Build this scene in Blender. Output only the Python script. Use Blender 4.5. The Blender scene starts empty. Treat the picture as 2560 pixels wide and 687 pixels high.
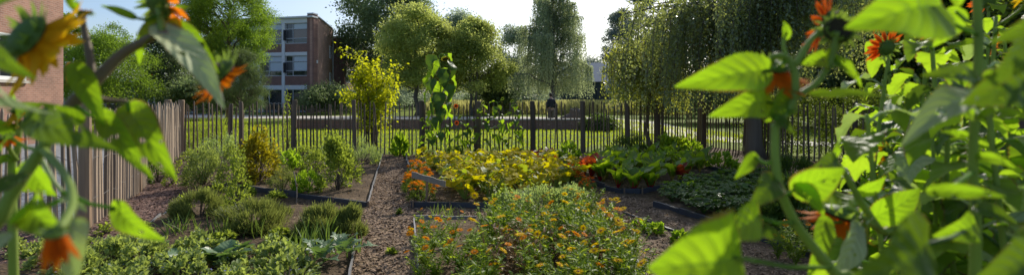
import bpy, math, random
import numpy as np
from mathutils import Vector, Matrix, noise as mnoise
random.seed(11); rng = np.random.default_rng(11)
S = bpy.context.scene
COL = S.collection
PI = math.pi
F, H, HY, CX = 1250.0, 1.5, 245.0, 1280.0      # focal length in photo pixels, eye height, horizon row, centre column
SUN_AZ, SUN_EL = math.radians(25), math.radians(32)

def W(px, py, d): return Vector(((px-CX)/F*d, d, H-(py-HY)/F*d))
def G(px, py, z=0.0):
    d = F*(H-z)/(py-HY); return Vector(((px-CX)/F*d, d, z))
def R(a): return math.radians(a)
def U(a, b): return random.uniform(a, b)

# ------------------------------------------------------------------ object helpers
def tag(o, label=None, cat=None, group=None, kind=None):
    if label: o['label'] = label
    if cat: o['category'] = cat
    if group: o['group'] = group
    if kind: o['kind'] = kind
    return o
def empty(name, loc, label, cat, group=None, rz=0, sc=1.0):
    o = bpy.data.objects.new(name, None); COL.objects.link(o)
    o.location = loc; o.rotation_euler = (0, 0, rz); o.scale = (sc, sc, sc); o.empty_display_size = .1
    return tag(o, label, cat, group)
def put(name, me, parent=None, loc=(0, 0, 0), rot=(0, 0, 0), sc=1.0):
    o = bpy.data.objects.new(name, me); COL.objects.link(o)
    o.parent = parent; o.location = loc; o.rotation_euler = rot
    o.scale = (sc, sc, sc) if isinstance(sc, (int, float)) else sc
    return o
def copy_thing(root, loc, rz=0, sc=1.0, label=None):
    c = root.copy(); COL.objects.link(c); c.location = loc; c.rotation_euler = (0, 0, rz)
    c.scale = (sc, sc, sc) if isinstance(sc, (int, float)) else sc
    if label: c['label'] = label
    for ch in root.children:
        a = ch.copy(); COL.objects.link(a); a.parent = c
        for g in ch.children:
            b = g.copy(); COL.objects.link(b); b.parent = a
    return c
def nrmz(a): return a/np.maximum(np.linalg.norm(a, axis=-1, keepdims=True), 1e-9)
def frames(along, hint):
    a = nrmz(np.asarray(along, float)); h = np.asarray(hint, float)+1e-4
    s = nrmz(np.cross(a, h)); n = np.cross(s, a)
    return np.stack([s, a, n], axis=-1)                      # columns: side, along, normal
def rdir(n):
    return nrmz(rng.normal(size=(n, 3)))

class MB:
    def __init__(s): s.v = []; s.l = []; s.c = []; s.t = []; s.uv = []; s.mi = []; s.n = 0
    def add(s, v, faces, tone=.5, mi=0, luv=None):
        v = np.asarray(v, float); s.v.append(v)
        for f in faces: s.l.append(np.array(f)+s.n)
        s.c.append(np.array([len(f) for f in faces])); s.mi.append(np.full(len(faces), mi))
        s.t.append(np.broadcast_to(np.asarray(tone, float), (len(v),)).copy())
        s.uv.append(np.zeros((len(v), 3)) if luv is None else luv); s.n += len(v)
        return s
    def scatter(s, T, P, M, sc, tone, mi=0):
        tv, tf, tuv = T; P = np.asarray(P, float); n = len(P)
        if n == 0: return s
        sc = np.broadcast_to(np.asarray(sc, float), (n,)) if np.ndim(sc) < 2 else np.asarray(sc)
        k = len(tv)
        loc = tv[None]*(sc[:, None, None] if sc.ndim == 1 else sc[:, None, :])
        v = np.einsum('nij,nkj->nki', M, loc)+P[:, None]
        s.v.append(v.reshape(-1, 3))
        off = (np.arange(n)*k+s.n)
        lens = {len(f) for f in tf}
        for L in lens:
            fa = np.array([f for f in tf if len(f) == L])
            s.l.append((fa[None]+off[:, None, None]).reshape(-1))
            s.c.append(np.full(n*len(fa), L)); s.mi.append(np.full(n*len(fa), mi))
        s.t.append(np.repeat(np.broadcast_to(np.asarray(tone, float), (n,)), k))
        s.uv.append(np.tile(tuv, (n, 1))); s.n += n*k
        return s
    def tube(s, pts, rad, k=6, tone=.5, mi=0, cap=True):
        P = np.array([tuple(p) for p in pts], float); n = len(P)
        r = np.broadcast_to(np.asarray(rad, float), (n,))
        tg = nrmz(np.gradient(P, axis=0)); up = np.array([.31, .17, .93]) if abs(tg[0][2]) < .9 else np.array([1., .1, 0])
        a = nrmz(np.cross(tg, up)); b = np.cross(tg, a)
        th = np.linspace(0, 2*PI, k, endpoint=False)
        v = P[:, None]+r[:, None, None]*(a[:, None]*np.cos(th)[None, :, None]+b[:, None]*np.sin(th)[None, :, None])
        f = [(i*k+j, i*k+(j+1) % k, (i+1)*k+(j+1) % k, (i+1)*k+j) for i in range(n-1) for j in range(k)]
        if cap: f += [tuple(range(k-1, -1, -1)), tuple((n-1)*k+j for j in range(k))]
        return s.add(v.reshape(-1, 3), f, tone, mi)
    def box(s, c, d, M=None, tone=.5, mi=0):
        x, y, z = [q/2 for q in d]
        v = np.array([(-x,-y,-z),(x,-y,-z),(x,y,-z),(-x,y,-z),(-x,-y,z),(x,-y,z),(x,y,z),(-x,y,z)])
        if M is not None: v = v@np.array(M).T
        return s.add(v+np.array(tuple(c)), [(3,2,1,0),(4,5,6,7),(0,1,5,4),(1,2,6,5),(2,3,7,6),(3,0,4,7)], tone, mi)
    def lathe(s, prof, k=14, M=None, P=(0, 0, 0), tone=.5, mi=0):
        th = np.linspace(0, 2*PI, k, endpoint=False); pr = np.array(prof)
        v = np.stack([pr[:, 0][:, None]*np.cos(th), pr[:, 0][:, None]*np.sin(th), np.repeat(pr[:, 1][:, None], k, 1)], -1).reshape(-1, 3)
        if M is not None: v = v@np.array(M).T
        n = len(pr)
        f = [(i*k+j, i*k+(j+1) % k, (i+1)*k+(j+1) % k, (i+1)*k+j) for i in range(n-1) for j in range(k)]
        return s.add(v+np.array(tuple(P)), f, tone, mi)
    def mesh(s, name, mats, smooth=False):
        me = bpy.data.meshes.new(name)
        v = np.concatenate(s.v); l = np.concatenate(s.l).astype(np.int32); c = np.concatenate(s.c).astype(np.int32)
        me.vertices.add(len(v)); me.vertices.foreach_set('co', v.astype(np.float32).ravel())
        me.loops.add(len(l)); me.loops.foreach_set('vertex_index', l)
        me.polygons.add(len(c)); st = np.concatenate([[0], np.cumsum(c)[:-1]]).astype(np.int32)
        me.polygons.foreach_set('loop_start', st)
        me.polygons.foreach_set('material_index', np.concatenate(s.mi).astype(np.int32))
        me.polygons.foreach_set('use_smooth', np.full(len(c), smooth))
        me.update(calc_edges=True)
        me.attributes.new('tone', 'FLOAT', 'POINT').data.foreach_set('value', np.concatenate(s.t).astype(np.float32))
        me.attributes.new('luv', 'FLOAT_VECTOR', 'POINT').data.foreach_set('vector', np.concatenate(s.uv).astype(np.float32).ravel())
        for m in (mats if isinstance(mats, (list, tuple)) else [mats]): me.materials.append(m)
        return me
    def obj(s, name, mats, parent=None, loc=(0, 0, 0), smooth=False):
        return put(name, s.mesh(name, mats, smooth), parent, loc)

# ------------------------------------------------------------------ materials
class NT:
    def __init__(s, name):
        s.m = bpy.data.materials.new(name); s.m.use_nodes = True; s.t = s.m.node_tree; s.t.nodes.clear()
        s.out = s.n('ShaderNodeOutputMaterial')
    def n(s, ty, **kw):
        q = s.t.nodes.new(ty)
        for k, v in kw.items(): setattr(q, k, v)
        return q
    def l(s, a, b): s.t.links.new(a, b)
    def attr(s, name): return s.n('ShaderNodeAttribute', attribute_name=name)
    def mix(s, fac, a, b, mode='MIX'):
        q = s.n('ShaderNodeMix', data_type='RGBA', blend_type=mode)
        for k, x in ((0, fac), (6, a), (7, b)):
            if isinstance(x, bpy.types.NodeSocket): s.l(x, q.inputs[k])
            else: q.inputs[k].default_value = x if k == 0 else (*x, 1)
        return q.outputs[2]
    def math(s, op, a, b=None):
        q = s.n('ShaderNodeMath', operation=op)
        for k, x in ((0, a), (1, b)):
            if x is None: continue
            if isinstance(x, bpy.types.NodeSocket): s.l(x, q.inputs[k])
            else: q.inputs[k].default_value = x
        return q.outputs[0]
    def noise(s, scale, vec=None, detail=4):
        q = s.n('ShaderNodeTexNoise'); q.inputs['Scale'].default_value = scale; q.inputs['Detail'].default_value = detail
        if vec is not None: s.l(vec, q.inputs['Vector'])
        return q.outputs['Fac']
    def ramp(s, fac, stops):
        q = s.n('ShaderNodeValToRGB'); e = q.color_ramp.elements
        while len(e) < len(stops): e.new(.5)
        for i, (p, c) in enumerate(stops): e[i].position = p; e[i].color = (*c, 1)
        s.l(fac, q.inputs[0]); return q.outputs[0]
    def bump(s, h, strength=.5, dist=.02):
        q = s.n('ShaderNodeBump'); q.inputs['Strength'].default_value = strength; q.inputs['Distance'].default_value = dist
        s.l(h, q.inputs['Height']); return q.outputs[0]

def leaf_mat(name, dark, light, trans, tf=.5, rough=.5, spec=.2, under=None, veins=0):
    t = NT(name); at = t.attr('tone').outputs['Fac']; oi = t.n('ShaderNodeObjectInfo').outputs['Random']
    k = t.math('ADD', t.math('MULTIPLY', at, .75), t.math('MULTIPLY', oi, .25))
    geo = t.n('ShaderNodeNewGeometry'); nz = t.noise(9 if not veins else 40, geo.outputs['Position'], 2)
    k = t.math('ADD', k, t.math('MULTIPLY', t.math('SUBTRACT', nz, .5), .5))
    c = t.mix(k, dark, light)
    tr = t.mix(k, tuple(.62*x for x in trans), trans)
    if under: c = t.mix(geo.outputs['Backfacing'], c, under)
    norm = None
    if veins:
        sx = t.n('ShaderNodeSeparateXYZ'); t.l(t.attr('luv').outputs['Vector'], sx.inputs[0])
        ax = t.math('ABSOLUTE', sx.outputs[0])
        side = t.math('PINGPONG', t.math('SUBTRACT', sx.outputs[1], t.math('MULTIPLY', ax, .28)), .075)
        vn = t.math('MAXIMUM', t.math('LESS_THAN', side, .008), t.math('LESS_THAN', ax, .04))
        vf = t.math('MULTIPLY', vn, veins)
        c = t.mix(vf, c, tuple(min(1, x*1.7+.03) for x in light)); tr = t.mix(vf, tr, tuple(.28*x for x in trans))
        lo = t.noise(13, geo.outputs['Position'], 3); tr = t.mix(t.math('MULTIPLY', lo, .75), tr, tuple(x*y for x, y in zip(trans, (.45, .62, .5))))
        br = t.math('MULTIPLY', t.math('GREATER_THAN', t.math('ADD', ax, t.math('MULTIPLY', lo, .55)), 1.24), .8)
        c = t.mix(br, c, (.22, .13, .05)); tr = t.mix(br, tr, (.25, .13, .03))
        norm = t.bump(t.math('ADD', t.math('MULTIPLY', side, 5), t.math('MULTIPLY', nz, .6)), .5, .01)
    p = t.n('ShaderNodeBsdfPrincipled'); t.l(c, p.inputs['Base Color']); p.inputs['Roughness'].default_value = rough
    p.inputs['Specular IOR Level'].default_value = spec
    b = t.n('ShaderNodeBsdfTranslucent'); t.l(tr, b.inputs[0])
    if norm: t.l(norm, p.inputs['Normal'])
    ms = t.n('ShaderNodeMixShader'); ms.inputs[0].default_value = tf
    t.l(p.outputs[0], ms.inputs[1]); t.l(b.outputs[0], ms.inputs[2]); t.l(ms.outputs[0], t.out.inputs[0])
    return t.m
def solid(name, c, rough=.6, var=.3, scale=8, metal=0, spec=.4, bump=0, stretch=None):
    t = NT(name); tc = t.n('ShaderNodeNewGeometry').outputs['Position']
    if stretch:
        mp = t.n('ShaderNodeMapping'); mp.inputs['Scale'].default_value = stretch
        t.l(t.n('ShaderNodeTexCoord').outputs['Object'], mp.inputs[0]); tc = mp.outputs[0]
    nz = t.noise(scale, tc); at = t.attr('tone').outputs['Fac']
    k = t.math('ADD', t.math('MULTIPLY', nz, .6), t.math('MULTIPLY', at, .4))
    col = t.mix(k, tuple(x*(1-var) for x in c), tuple(min(1, x*(1+var)) for x in c))
    p = t.n('ShaderNodeBsdfPrincipled'); t.l(col, p.inputs['Base Color'])
    p.inputs['Roughness'].default_value = rough; p.inputs['Metallic'].default_value = metal; p.inputs['Specular IOR Level'].default_value = spec
    if bump: t.l(t.bump(nz, bump, .02), p.inputs['Normal'])
    t.l(p.outputs[0], t.out.inputs[0]); return t.m
def wood_mat(name, a, b, scale=30):
    t = NT(name); mp = t.n('ShaderNodeMapping'); mp.inputs['Scale'].default_value = (1, 1, .06)
    t.l(t.n('ShaderNodeNewGeometry').outputs['Position'], mp.inputs[0])
    nz = t.noise(scale, mp.outputs[0], 6); at = t.attr('tone').outputs['Fac']
    k = t.math('ADD', t.math('MULTIPLY', nz, .7), t.math('MULTIPLY', at, .8)); k = t.math('SUBTRACT', k, .25)
    p = t.n('ShaderNodeBsdfPrincipled'); t.l(t.mix(k, a, b), p.inputs['Base Color']); p.inputs['Roughness'].default_value = .75
    t.l(t.bump(nz, .6, .01), p.inputs['Normal']); t.l(p.outputs[0], t.out.inputs[0]); return t.m
def brick_mat(name, ang, c1, c2, mortar):
    t = NT(name); mp = t.n('ShaderNodeMapping'); mp.inputs['Rotation'].default_value = (0, 0, -ang)
    pos = t.n('ShaderNodeNewGeometry').outputs['Position']; t.l(pos, mp.inputs[0])
    sx = t.n('ShaderNodeSeparateXYZ'); t.l(mp.outputs[0], sx.inputs[0]); cb = t.n('ShaderNodeCombineXYZ')
    t.l(sx.outputs[0], cb.inputs[0]); t.l(sx.outputs[2], cb.inputs[1])
    b = t.n('ShaderNodeTexBrick'); t.l(cb.outputs[0], b.inputs['Vector'])
    for k, v in (('Scale', 1), ('Mortar Size', .006), ('Brick Width', .22), ('Row Height', .068), ('Bias', -.1)): b.inputs[k].default_value = v
    b.inputs['Color1'].default_value = (*c1, 1); b.inputs['Color2'].default_value = (*c2, 1); b.inputs['Mortar'].default_value = (*mortar, 1)
    col = t.mix(.35, b.outputs['Color'], t.ramp(t.noise(1.1, pos, 5), [(.3, tuple(.6*x for x in c1)), (.7, tuple(1.3*x for x in c2))]))
    p = t.n('ShaderNodeBsdfPrincipled'); t.l(col, p.inputs['Base Color']); p.inputs['Roughness'].default_value = .85
    t.l(t.bump(b.outputs['Fac'], -.4, .01), p.inputs['Normal']); t.l(p.outputs[0], t.out.inputs[0]); return t.m
def glass_mat(name, c=(.02, .025, .03), rough=.03):
    t = NT(name); p = t.n('ShaderNodeBsdfPrincipled'); p.inputs['Base Color'].default_value = (*c, 1); p.inputs['Roughness'].default_value = rough
    p.inputs['Specular IOR Level'].default_value = .8; nz = t.noise(.8, t.n('ShaderNodeNewGeometry').outputs['Position'], 1)
    t.l(t.bump(nz, .06, .05), p.inputs['Normal']); t.l(p.outputs[0], t.out.inputs[0]); return t.m

M = {}
M['bark'] = wood_mat('bark', (.06, .045, .033), (.22, .17, .12), 14)
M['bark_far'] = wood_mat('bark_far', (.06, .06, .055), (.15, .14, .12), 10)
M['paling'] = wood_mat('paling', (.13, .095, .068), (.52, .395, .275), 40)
M['paling_dark'] = wood_mat('paling_dark', (.045, .03, .02), (.23, .165, .11), 40)  # darker copy of the slat wood: backlit shade put into the colour
M['post_dark'] = wood_mat('post_dark', (.04, .027, .018), (.17, .12, .08), 25)  # posts of the backlit runs, shade painted in likewise
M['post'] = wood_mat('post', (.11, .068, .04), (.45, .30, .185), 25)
M['wire'] = solid('wire', (.16, .15, .14), .7, .2)
M['plank'] = wood_mat('plank', (.13, .105, .08), (.36, .31, .25), 30)
M['edging'] = solid('edging', (.05, .055, .065), .5, .4, 6, bump=.3)
M['edging_grey'] = wood_mat('edging_grey', (.12, .115, .11), (.30, .29, .28), 30)
M['stem'] = leaf_mat('stem', (.15, .22, .04), (.30, .40, .09), (.5, .7, .06), .25, .5)
M['stem_brown'] = leaf_mat('stem_brown', (.10, .075, .05), (.26, .20, .13), (.2, .18, .1), .05, .6)
M['twig'] = solid('twig', (.10, .075, .05), .8, .4)
M['fg_leaf'] = leaf_mat('fg_leaf', (.045, .11, .014), (.10, .19, .02), (.55, .86, .02), .62, .5, .22, (.13, .2, .06), .85)
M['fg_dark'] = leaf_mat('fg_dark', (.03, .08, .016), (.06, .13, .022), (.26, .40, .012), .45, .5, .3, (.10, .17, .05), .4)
M['fg_sheen'] = leaf_mat('fg_sheen', (.30, .36, .17), (.50, .55, .32), (.62, .80, .16), .42, .6, .3, (.2, .28, .1), .3)  # sun and sky sheen on the leaf painted as a pale colour
M['sun_leaf'] = leaf_mat('sun_leaf', (.055, .12, .018), (.12, .21, .03), (.58, .84, .025), .6, .5, .2, (.14, .2, .07), .3)
M['sun_shaded'] = leaf_mat('sun_shaded', (.03, .07, .02), (.06, .12, .03), (.16, .26, .015), .35, .5, .25, None, .3)  # shaded copy of the sunflower leaf, shade put into the colour
M['petal_y'] = leaf_mat('petal_y', (.82, .40, .01), (.92, .58, .02), (.98, .60, .01), .6, .6, .05)
M['petal_o'] = leaf_mat('petal_o', (.55, .11, .008), (.85, .26, .012), (.95, .28, .01), .55, .6, .05)
M['petal_r'] = leaf_mat('petal_r', (.35, .04, .008), (.62, .12, .01), (.75, .13, .01), .5, .6, .05)
M['disc'] = solid('disc', (.035, .025, .012), .9, .6, 120, bump=.6)
M['bract'] = leaf_mat('bract', (.08, .16, .03), (.18, .28, .07), (.40, .58, .06), .4)
M['disc_y'] = solid('disc_y', (.35, .16, .02), .8, .4, 80)
M['blue'] = leaf_mat('blue', (.16, .18, .50), (.3, .32, .65), (.3, .3, .7), .4)
M['squash'] = leaf_mat('squash', (.26, .25, .01), (.56, .46, .012), (.95, .78, .005), .6, .6, .08, None, .25)
M['squash_g'] = leaf_mat('squash_g', (.09, .15, .02), (.20, .26, .03), (.66, .75, .03), .5, .5, .35, None, .3)
M['chard'] = leaf_mat('chard', (.05, .12, .015), (.16, .26, .02), (.62, .82, .02), .55, .3, .5, None, .4)
M['chard_r'] = leaf_mat('chard_r', (.08, .025, .018), (.24, .05, .02), (.90, .14, .02), .55, .3, .5)
M['stalk_r'] = leaf_mat('stalk_r', (.30, .008, .02), (.55, .02, .03), (.8, .03, .03), .3, .3)
M['stalk_y'] = leaf_mat('stalk_y', (.45, .3, .04), (.65, .5, .12), (.8, .6, .1), .3, .3)
M['herb'] = leaf_mat('herb', (.07, .115, .025), (.18, .24, .05), (.50, .62, .06), .5)
M['greyherb'] = leaf_mat('greyherb', (.14, .20, .08), (.34, .42, .19), (.55, .70, .16), .45)
M['borage'] = leaf_mat('borage', (.12, .18, .05), (.34, .40, .17), (.60, .72, .12), .45)
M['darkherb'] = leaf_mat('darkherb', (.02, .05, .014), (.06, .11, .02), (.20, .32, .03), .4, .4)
M['thyme'] = leaf_mat('thyme', (.06, .09, .025), (.24, .27, .08), (.42, .48, .09), .4)
M['yellowbush'] = leaf_mat('yellowbush', (.12, .14, .015), (.34, .31, .03), (.70, .60, .02), .5)
M['bright'] = leaf_mat('bright', (.09, .18, .02), (.20, .33, .03), (.55, .80, .03), .55)
M['strawb'] = leaf_mat('strawb', (.03, .08, .016), (.09, .17, .025), (.25, .42, .03), .42, .35, .45)
M['cabbage'] = leaf_mat('cabbage', (.06, .13, .05), (.18, .28, .13), (.3, .45, .08), .35, .4, .5, None, .3)
M['orach'] = leaf_mat('orach', (.02, .012, .014), (.06, .025, .03), (.25, .03, .04), .35)
M['blade'] = leaf_mat('blade', (.07, .13, .03), (.15, .24, .06), (.35, .5, .06), .4)
M['dry'] = leaf_mat('dry', (.16, .10, .05), (.36, .25, .12), (.4, .26, .1), .4)
M['marifol'] = leaf_mat('marifol', (.03, .07, .015), (.09, .15, .03), (.25, .36, .03), .4)
M['mari_o'] = leaf_mat('mari_o', (.80, .24, .01), (.92, .42, .015), (.9, .36, .01), .35, .6, .04)
M['mari_r'] = leaf_mat('mari_r', (.50, .10, .01), (.75, .22, .012), (.75, .2, .01), .35, .6, .04)
M['calfol'] = leaf_mat('calfol', (.085, .14, .022), (.22, .32, .05), (.58, .74, .05), .5)
M['cal_y'] = leaf_mat('cal_y', (.92, .58, .006), (.96, .70, .01), (.98, .72, .006), .4, .6, .04)
M['cal_o'] = leaf_mat('cal_o', (.85, .28, .008), (.92, .42, .01), (.95, .38, .01), .4, .6, .04)
# trees
M['witch'] = leaf_mat('witch', (.12, .18, .012), (.30, .35, .02), (.88, .90, .02), .55)
M['robinia'] = leaf_mat('robinia', (.05, .10, .022), (.14, .23, .035), (.45, .68, .05), .45)
M['pine'] = leaf_mat('pine', (0.051, 0.088, 0.041), (0.145, 0.204, 0.076), (0.272, 0.374, 0.102), .35)
M['round'] = leaf_mat('round', (.12, .17, .055), (.27, .33, .09), (.78, .86, .20), .5)
M['darktree'] = leaf_mat('darktree', (.075, .11, .06), (.16, .21, .10), (.36, .48, .17), .42)
M['far'] = leaf_mat('far', (.20, .25, .20), (.34, .41, .30), (.62, .74, .44), .45)  # paler, greyer leaf: distance haze put into the colour
M['birch'] = leaf_mat('birch', (.16, .20, .14), (.32, .38, .22), (.66, .76, .34), .45)  # haze painted into the birch leaf colour
M['weep_dark'] = leaf_mat('weep_dark', (.05, .08, .065), (.15, .19, .11), (.56, .64, .13), .44, .3, .7)
M['weep'] = leaf_mat('weep', (.035, .062, .042), (.13, .165, .065), (.70, .74, .08), .42, .3, .6)
M['poplar'] = leaf_mat('poplar', (.17, .21, .19), (.30, .35, .30), (.55, .62, .45), .45)  # greyed leaf colour carries painted haze
M['hedge'] = leaf_mat('hedge', (0.021, 0.042, 0.013), (0.072, 0.104, 0.021), (0.338, 0.468, 0.039), .4)
M['meadow'] = leaf_mat('meadow', (.16, .18, .06), (.40, .38, .17), (.62, .60, .2), .5)
M['grassblade'] = leaf_mat('grassblade', (.09, .15, .018), (.21, .28, .03), (.72, .85, .035), .5)

# ground materials
def grass_ground():
    t = NT('grass_ground'); pos = t.n('ShaderNodeNewGeometry').outputs['Position']
    n1 = t.noise(.35, pos, 5); n2 = t.noise(14, pos, 4)
    c = t.ramp(t.math('ADD', t.math('MULTIPLY', n1, .55), t.math('MULTIPLY', n2, .45)), [(.3, (.07, .11, .015)), (.55, (.17, .22, .03)), (.75, (.30, .33, .05))])
    p = t.n('ShaderNodeBsdfPrincipled'); t.l(c, p.inputs['Base Color']); p.inputs['Roughness'].default_value = .9; p.inputs['Specular IOR Level'].default_value = .1
    t.l(t.bump(n2, .8, .05), p.inputs['Normal']); t.l(p.outputs[0], t.out.inputs[0]); return t.m
def soil():
    t = NT('soil'); pos = t.n('ShaderNodeNewGeometry').outputs['Position']
    n1 = t.noise(2.2, pos, 6); n2 = t.noise(19, pos, 8); vo = t.n('ShaderNodeTexVoronoi'); vo.inputs['Scale'].default_value = 38; t.l(pos, vo.inputs['Vector'])
    k = t.math('ADD', t.math('MULTIPLY', n1, .5), t.math('MULTIPLY', n2, .5))
    bed = t.ramp(k, [(.32, (.043, .029, .017)), (.52, (.108, .074, .043)), (.72, (.22, .155, .096))])
    chip = t.ramp(t.math('ADD', t.math('MULTIPLY', vo.outputs['Color'], .5), t.math('MULTIPLY', n1, .5)), [(.25, (.066, .043, .025)), (.5, (.175, .12, .071)), (.75, (.36, .265, .17))])
    bark = t.ramp(t.math('ADD', t.math('MULTIPLY', vo.outputs['Color'], .5), t.math('MULTIPLY', n1, .5)), [(.25, (.075, .042, .034)), (.5, (.17, .10, .078)), (.75, (.30, .20, .16))])
    z = t.n('ShaderNodeSeparateXYZ'); t.l(t.attr('luv').outputs['Vector'], z.inputs[0])
    c = t.mix(z.outputs[0], bed, chip); c = t.mix(z.outputs[1], c, bark)
    p = t.n('ShaderNodeBsdfPrincipled'); t.l(c, p.inputs['Base Color']); p.inputs['Roughness'].default_value = .95; p.inputs['Specular IOR Level'].default_value = .15
    hh = t.math('ADD', t.math('MULTIPLY', n2, 1.0), t.math('MULTIPLY', vo.outputs['Distance'], .7))
    t.l(t.bump(hh, .6, .025), p.inputs['Normal']); t.l(p.outputs[0], t.out.inputs[0]); return t.m
def gravel(name, a, b, sc):
    t = NT(name); pos = t.n('ShaderNodeNewGeometry').outputs['Position']
    vo = t.n('ShaderNodeTexVoronoi'); vo.inputs['Scale'].default_value = sc; t.l(pos, vo.inputs['Vector'])
    k = t.math('ADD', t.math('MULTIPLY', vo.outputs['Color'], .6), t.math('MULTIPLY', t.noise(1.5, pos), .4))
    p = t.n('ShaderNodeBsdfPrincipled'); t.l(t.mix(k, a, b), p.inputs['Base Color']); p.inputs['Roughness'].default_value = .85
    t.l(t.bump(vo.outputs['Distance'], .8, .02), p.inputs['Normal']); t.l(p.outputs[0], t.out.inputs[0]); return t.m
M['grass_ground'] = grass_ground(); M['soil'] = soil()
M['gravel'] = gravel('gravel', (.12, .125, .13), (.34, .35, .36), 22)
M['paving'] = gravel('paving', (.42, .38, .32), (.62, .57, .49), 9)
M['asphalt'] = gravel('asphalt', (.05, .05, .052), (.10, .10, .10), 60)
M['chips'] = solid('chips', (.26, .175, .11), .9, .75, 60)
M['barkchips'] = solid('barkchips', (.19, .12, .095), .9, .75, 60)
M['clod'] = solid('clod', (.11, .074, .048), .95, .5, 50)

# ------------------------------------------------------------------ leaf templates
def leafgrid(n, m, wf, fold=.25, droop=.2, wave=0., serr=0., lobe=0., base_notch=0., seed=0):
    r = np.random.default_rng(seed); ph = r.uniform(0, 6.28, 4)
    t = np.linspace(0, 1, n+1); s = np.linspace(-1, 1, 2*m+1)
    T, Sg = np.meshgrid(t, s, indexing='ij'); w = wf(T)
    if serr: w = w*(1+serr*((np.arange(n+1) % 2)[:, None]-.5)*(np.abs(Sg) > .95)*2)
    if lobe: w = w*(1+lobe*np.cos(T*PI*5+.6))
    x = Sg*w; y = T-base_notch*np.abs(Sg)**1.6*np.exp(-T*5)
    z = fold*np.abs(x)-droop*T**2*1.0+droop*T*.35+wave*w*(np.sin(T*9+ph[0])*Sg+.6*np.sin(T*14+ph[1])*Sg**2+.5*np.sin(T*6+ph[2]+Sg*2))
    if n >= 18: z = z+.03*np.abs(np.sin(PI*(T-.28*np.abs(Sg))/.15))*np.clip(w, 0, .3)/.3*np.clip(1.1-np.abs(Sg), 0, 1)
    v = np.stack([x, y, z], -1).reshape(-1, 3); k = 2*m+1
    f = [(i*k+j, i*k+j+1, (i+1)*k+j+1, (i+1)*k+j) for i in range(n) for j in range(k-1)]
    uv = np.stack([Sg, T, 0*T], -1).reshape(-1, 3)
    return v, f, uv
heart = lambda T: .44*np.sin(PI*np.clip(T, 0, 1)**.56)**.8*(1-.18*T)
lance = lambda T: .15*np.sin(PI*T**.8)**.9+.002
oval = lambda T: .30*np.sin(PI*T**.85)**.8+.002
roundl = lambda T: .50*np.sin(PI*np.clip(T, 0, 1)**.62)**.55
chardw = lambda T: .27*np.sin(PI*np.clip(.12+.88*T, 0, 1)**1.1)**.75
strap = lambda T: .03*(1-T**3)+.001
petalw = lambda T: .15*np.sin(PI*np.clip(.06+.94*T, 0, 1)**.8)**.8+.004
QUAD = (np.array([(0, 0, 0), (.32, .45, .09), (0, 1, 0), (-.32, .45, .09)]), [(0, 1, 2, 3)], np.zeros((4, 3)))
SLIM = (np.array([(0, 0, 0), (.16, .45, .05), (0, 1, -.05), (-.16, .45, .05)]), [(0, 1, 2, 3)], np.zeros((4, 3)))
NEEDLE = (np.array([(-.05, 0, 0), (.05, 0, 0), (.03, 1, 0.05), (-.03, 1, .05)]), [(0, 1, 2, 3)], np.zeros((4, 3)))
LANCE = leafgrid(4, 1, lance, .3, .25); OVAL = leafgrid(4, 1, oval, .3, .25)
ROUND = leafgrid(5, 2, roundl, .15, .15, .15, 0, .12)
BLADE = leafgrid(5, 1, strap, .4, .45)
CHIP = (np.array([(-.5, -.15, 0), (.5, -.12, .03), (.46, .14, 0), (-.45, .16, .05)]), [(0, 1, 2, 3)], np.zeros((4, 3)))

def onoise(p, sc): return mnoise.noise(Vector((p[0]*sc, p[1]*sc, p[2]*sc if len(p) > 2 else 0)))
def inpoly(x, y, poly):
    x = np.asarray(x); y = np.asarray(y); c = np.zeros(x.shape, bool); n = len(poly)
    for i in range(n):
        x1, y1 = poly[i][0], poly[i][1]; x2, y2 = poly[i-1][0], poly[i-1][1]
        if y1 == y2: continue
        c ^= ((y1 > y) != (y2 > y)) & (x < (x2-x1)*(y-y1)/(y2-y1)+x1)
    return c
def polyG(pts): return [G(*p).to_2d() for p in pts]
def samp(poly, n):
    xs = [p[0] for p in poly]; ys = [p[1] for p in poly]; out = np.zeros((0, 2))
    while len(out) < n:
        q = np.stack([rng.uniform(min(xs), max(xs), 4*n+50), rng.uniform(min(ys), max(ys), 4*n+50)], -1)
        out = np.concatenate([out, q[inpoly(q[:, 0], q[:, 1], poly)]])
    return out[:n]
def spread(poly, dmin, tries=4000):
    pts = []
    for q in samp(poly, tries):
        if all((q[0]-a[0])**2+(q[1]-a[1])**2 > dmin*dmin for a in pts): pts.append(q)
    return pts

# ------------------------------------------------------------------ camera, sky, sun
cd = bpy.data.cameras.new('camera'); cam = bpy.data.objects.new('camera', cd); COL.objects.link(cam); S.camera = cam
cam.location = (0, 0, H); cam.rotation_euler = (PI/2, 0, 0)
cd.sensor_width = 36; cd.lens = F/2560*36; cd.shift_y = (HY-343.5)/2560; cd.clip_start = .05; cd.clip_end = 3000
cd.dof.use_dof = True; cd.dof.focus_distance = 9.0; cd.dof.aperture_fstop = 2.3
wd = bpy.data.worlds.new('World'); S.world = wd; wd.use_nodes = True; wn = wd.node_tree
bg = wn.nodes['Background']; sk = wn.nodes.new('ShaderNodeTexSky'); sk.sky_type = 'NISHITA'; sk.sun_disc = False
sk.sun_elevation = SUN_EL; sk.sun_rotation = SUN_AZ; sk.dust_density = 2.2; sk.air_density = 1.0; sk.ozone_density = 1.5
mx = wn.nodes.new('ShaderNodeMix'); mx.data_type = 'RGBA'; mx.blend_type = 'MULTIPLY'; mx.inputs[0].default_value = 1
mx.inputs[7].default_value = (.90, 1.0, 1.16, 1); wn.links.new(sk.outputs[0], mx.inputs[6])
def wnode(ty, **kw):
    q = wn.nodes.new(ty)
    for k_, v_ in kw.items(): setattr(q, k_, v_)
    return q
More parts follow.
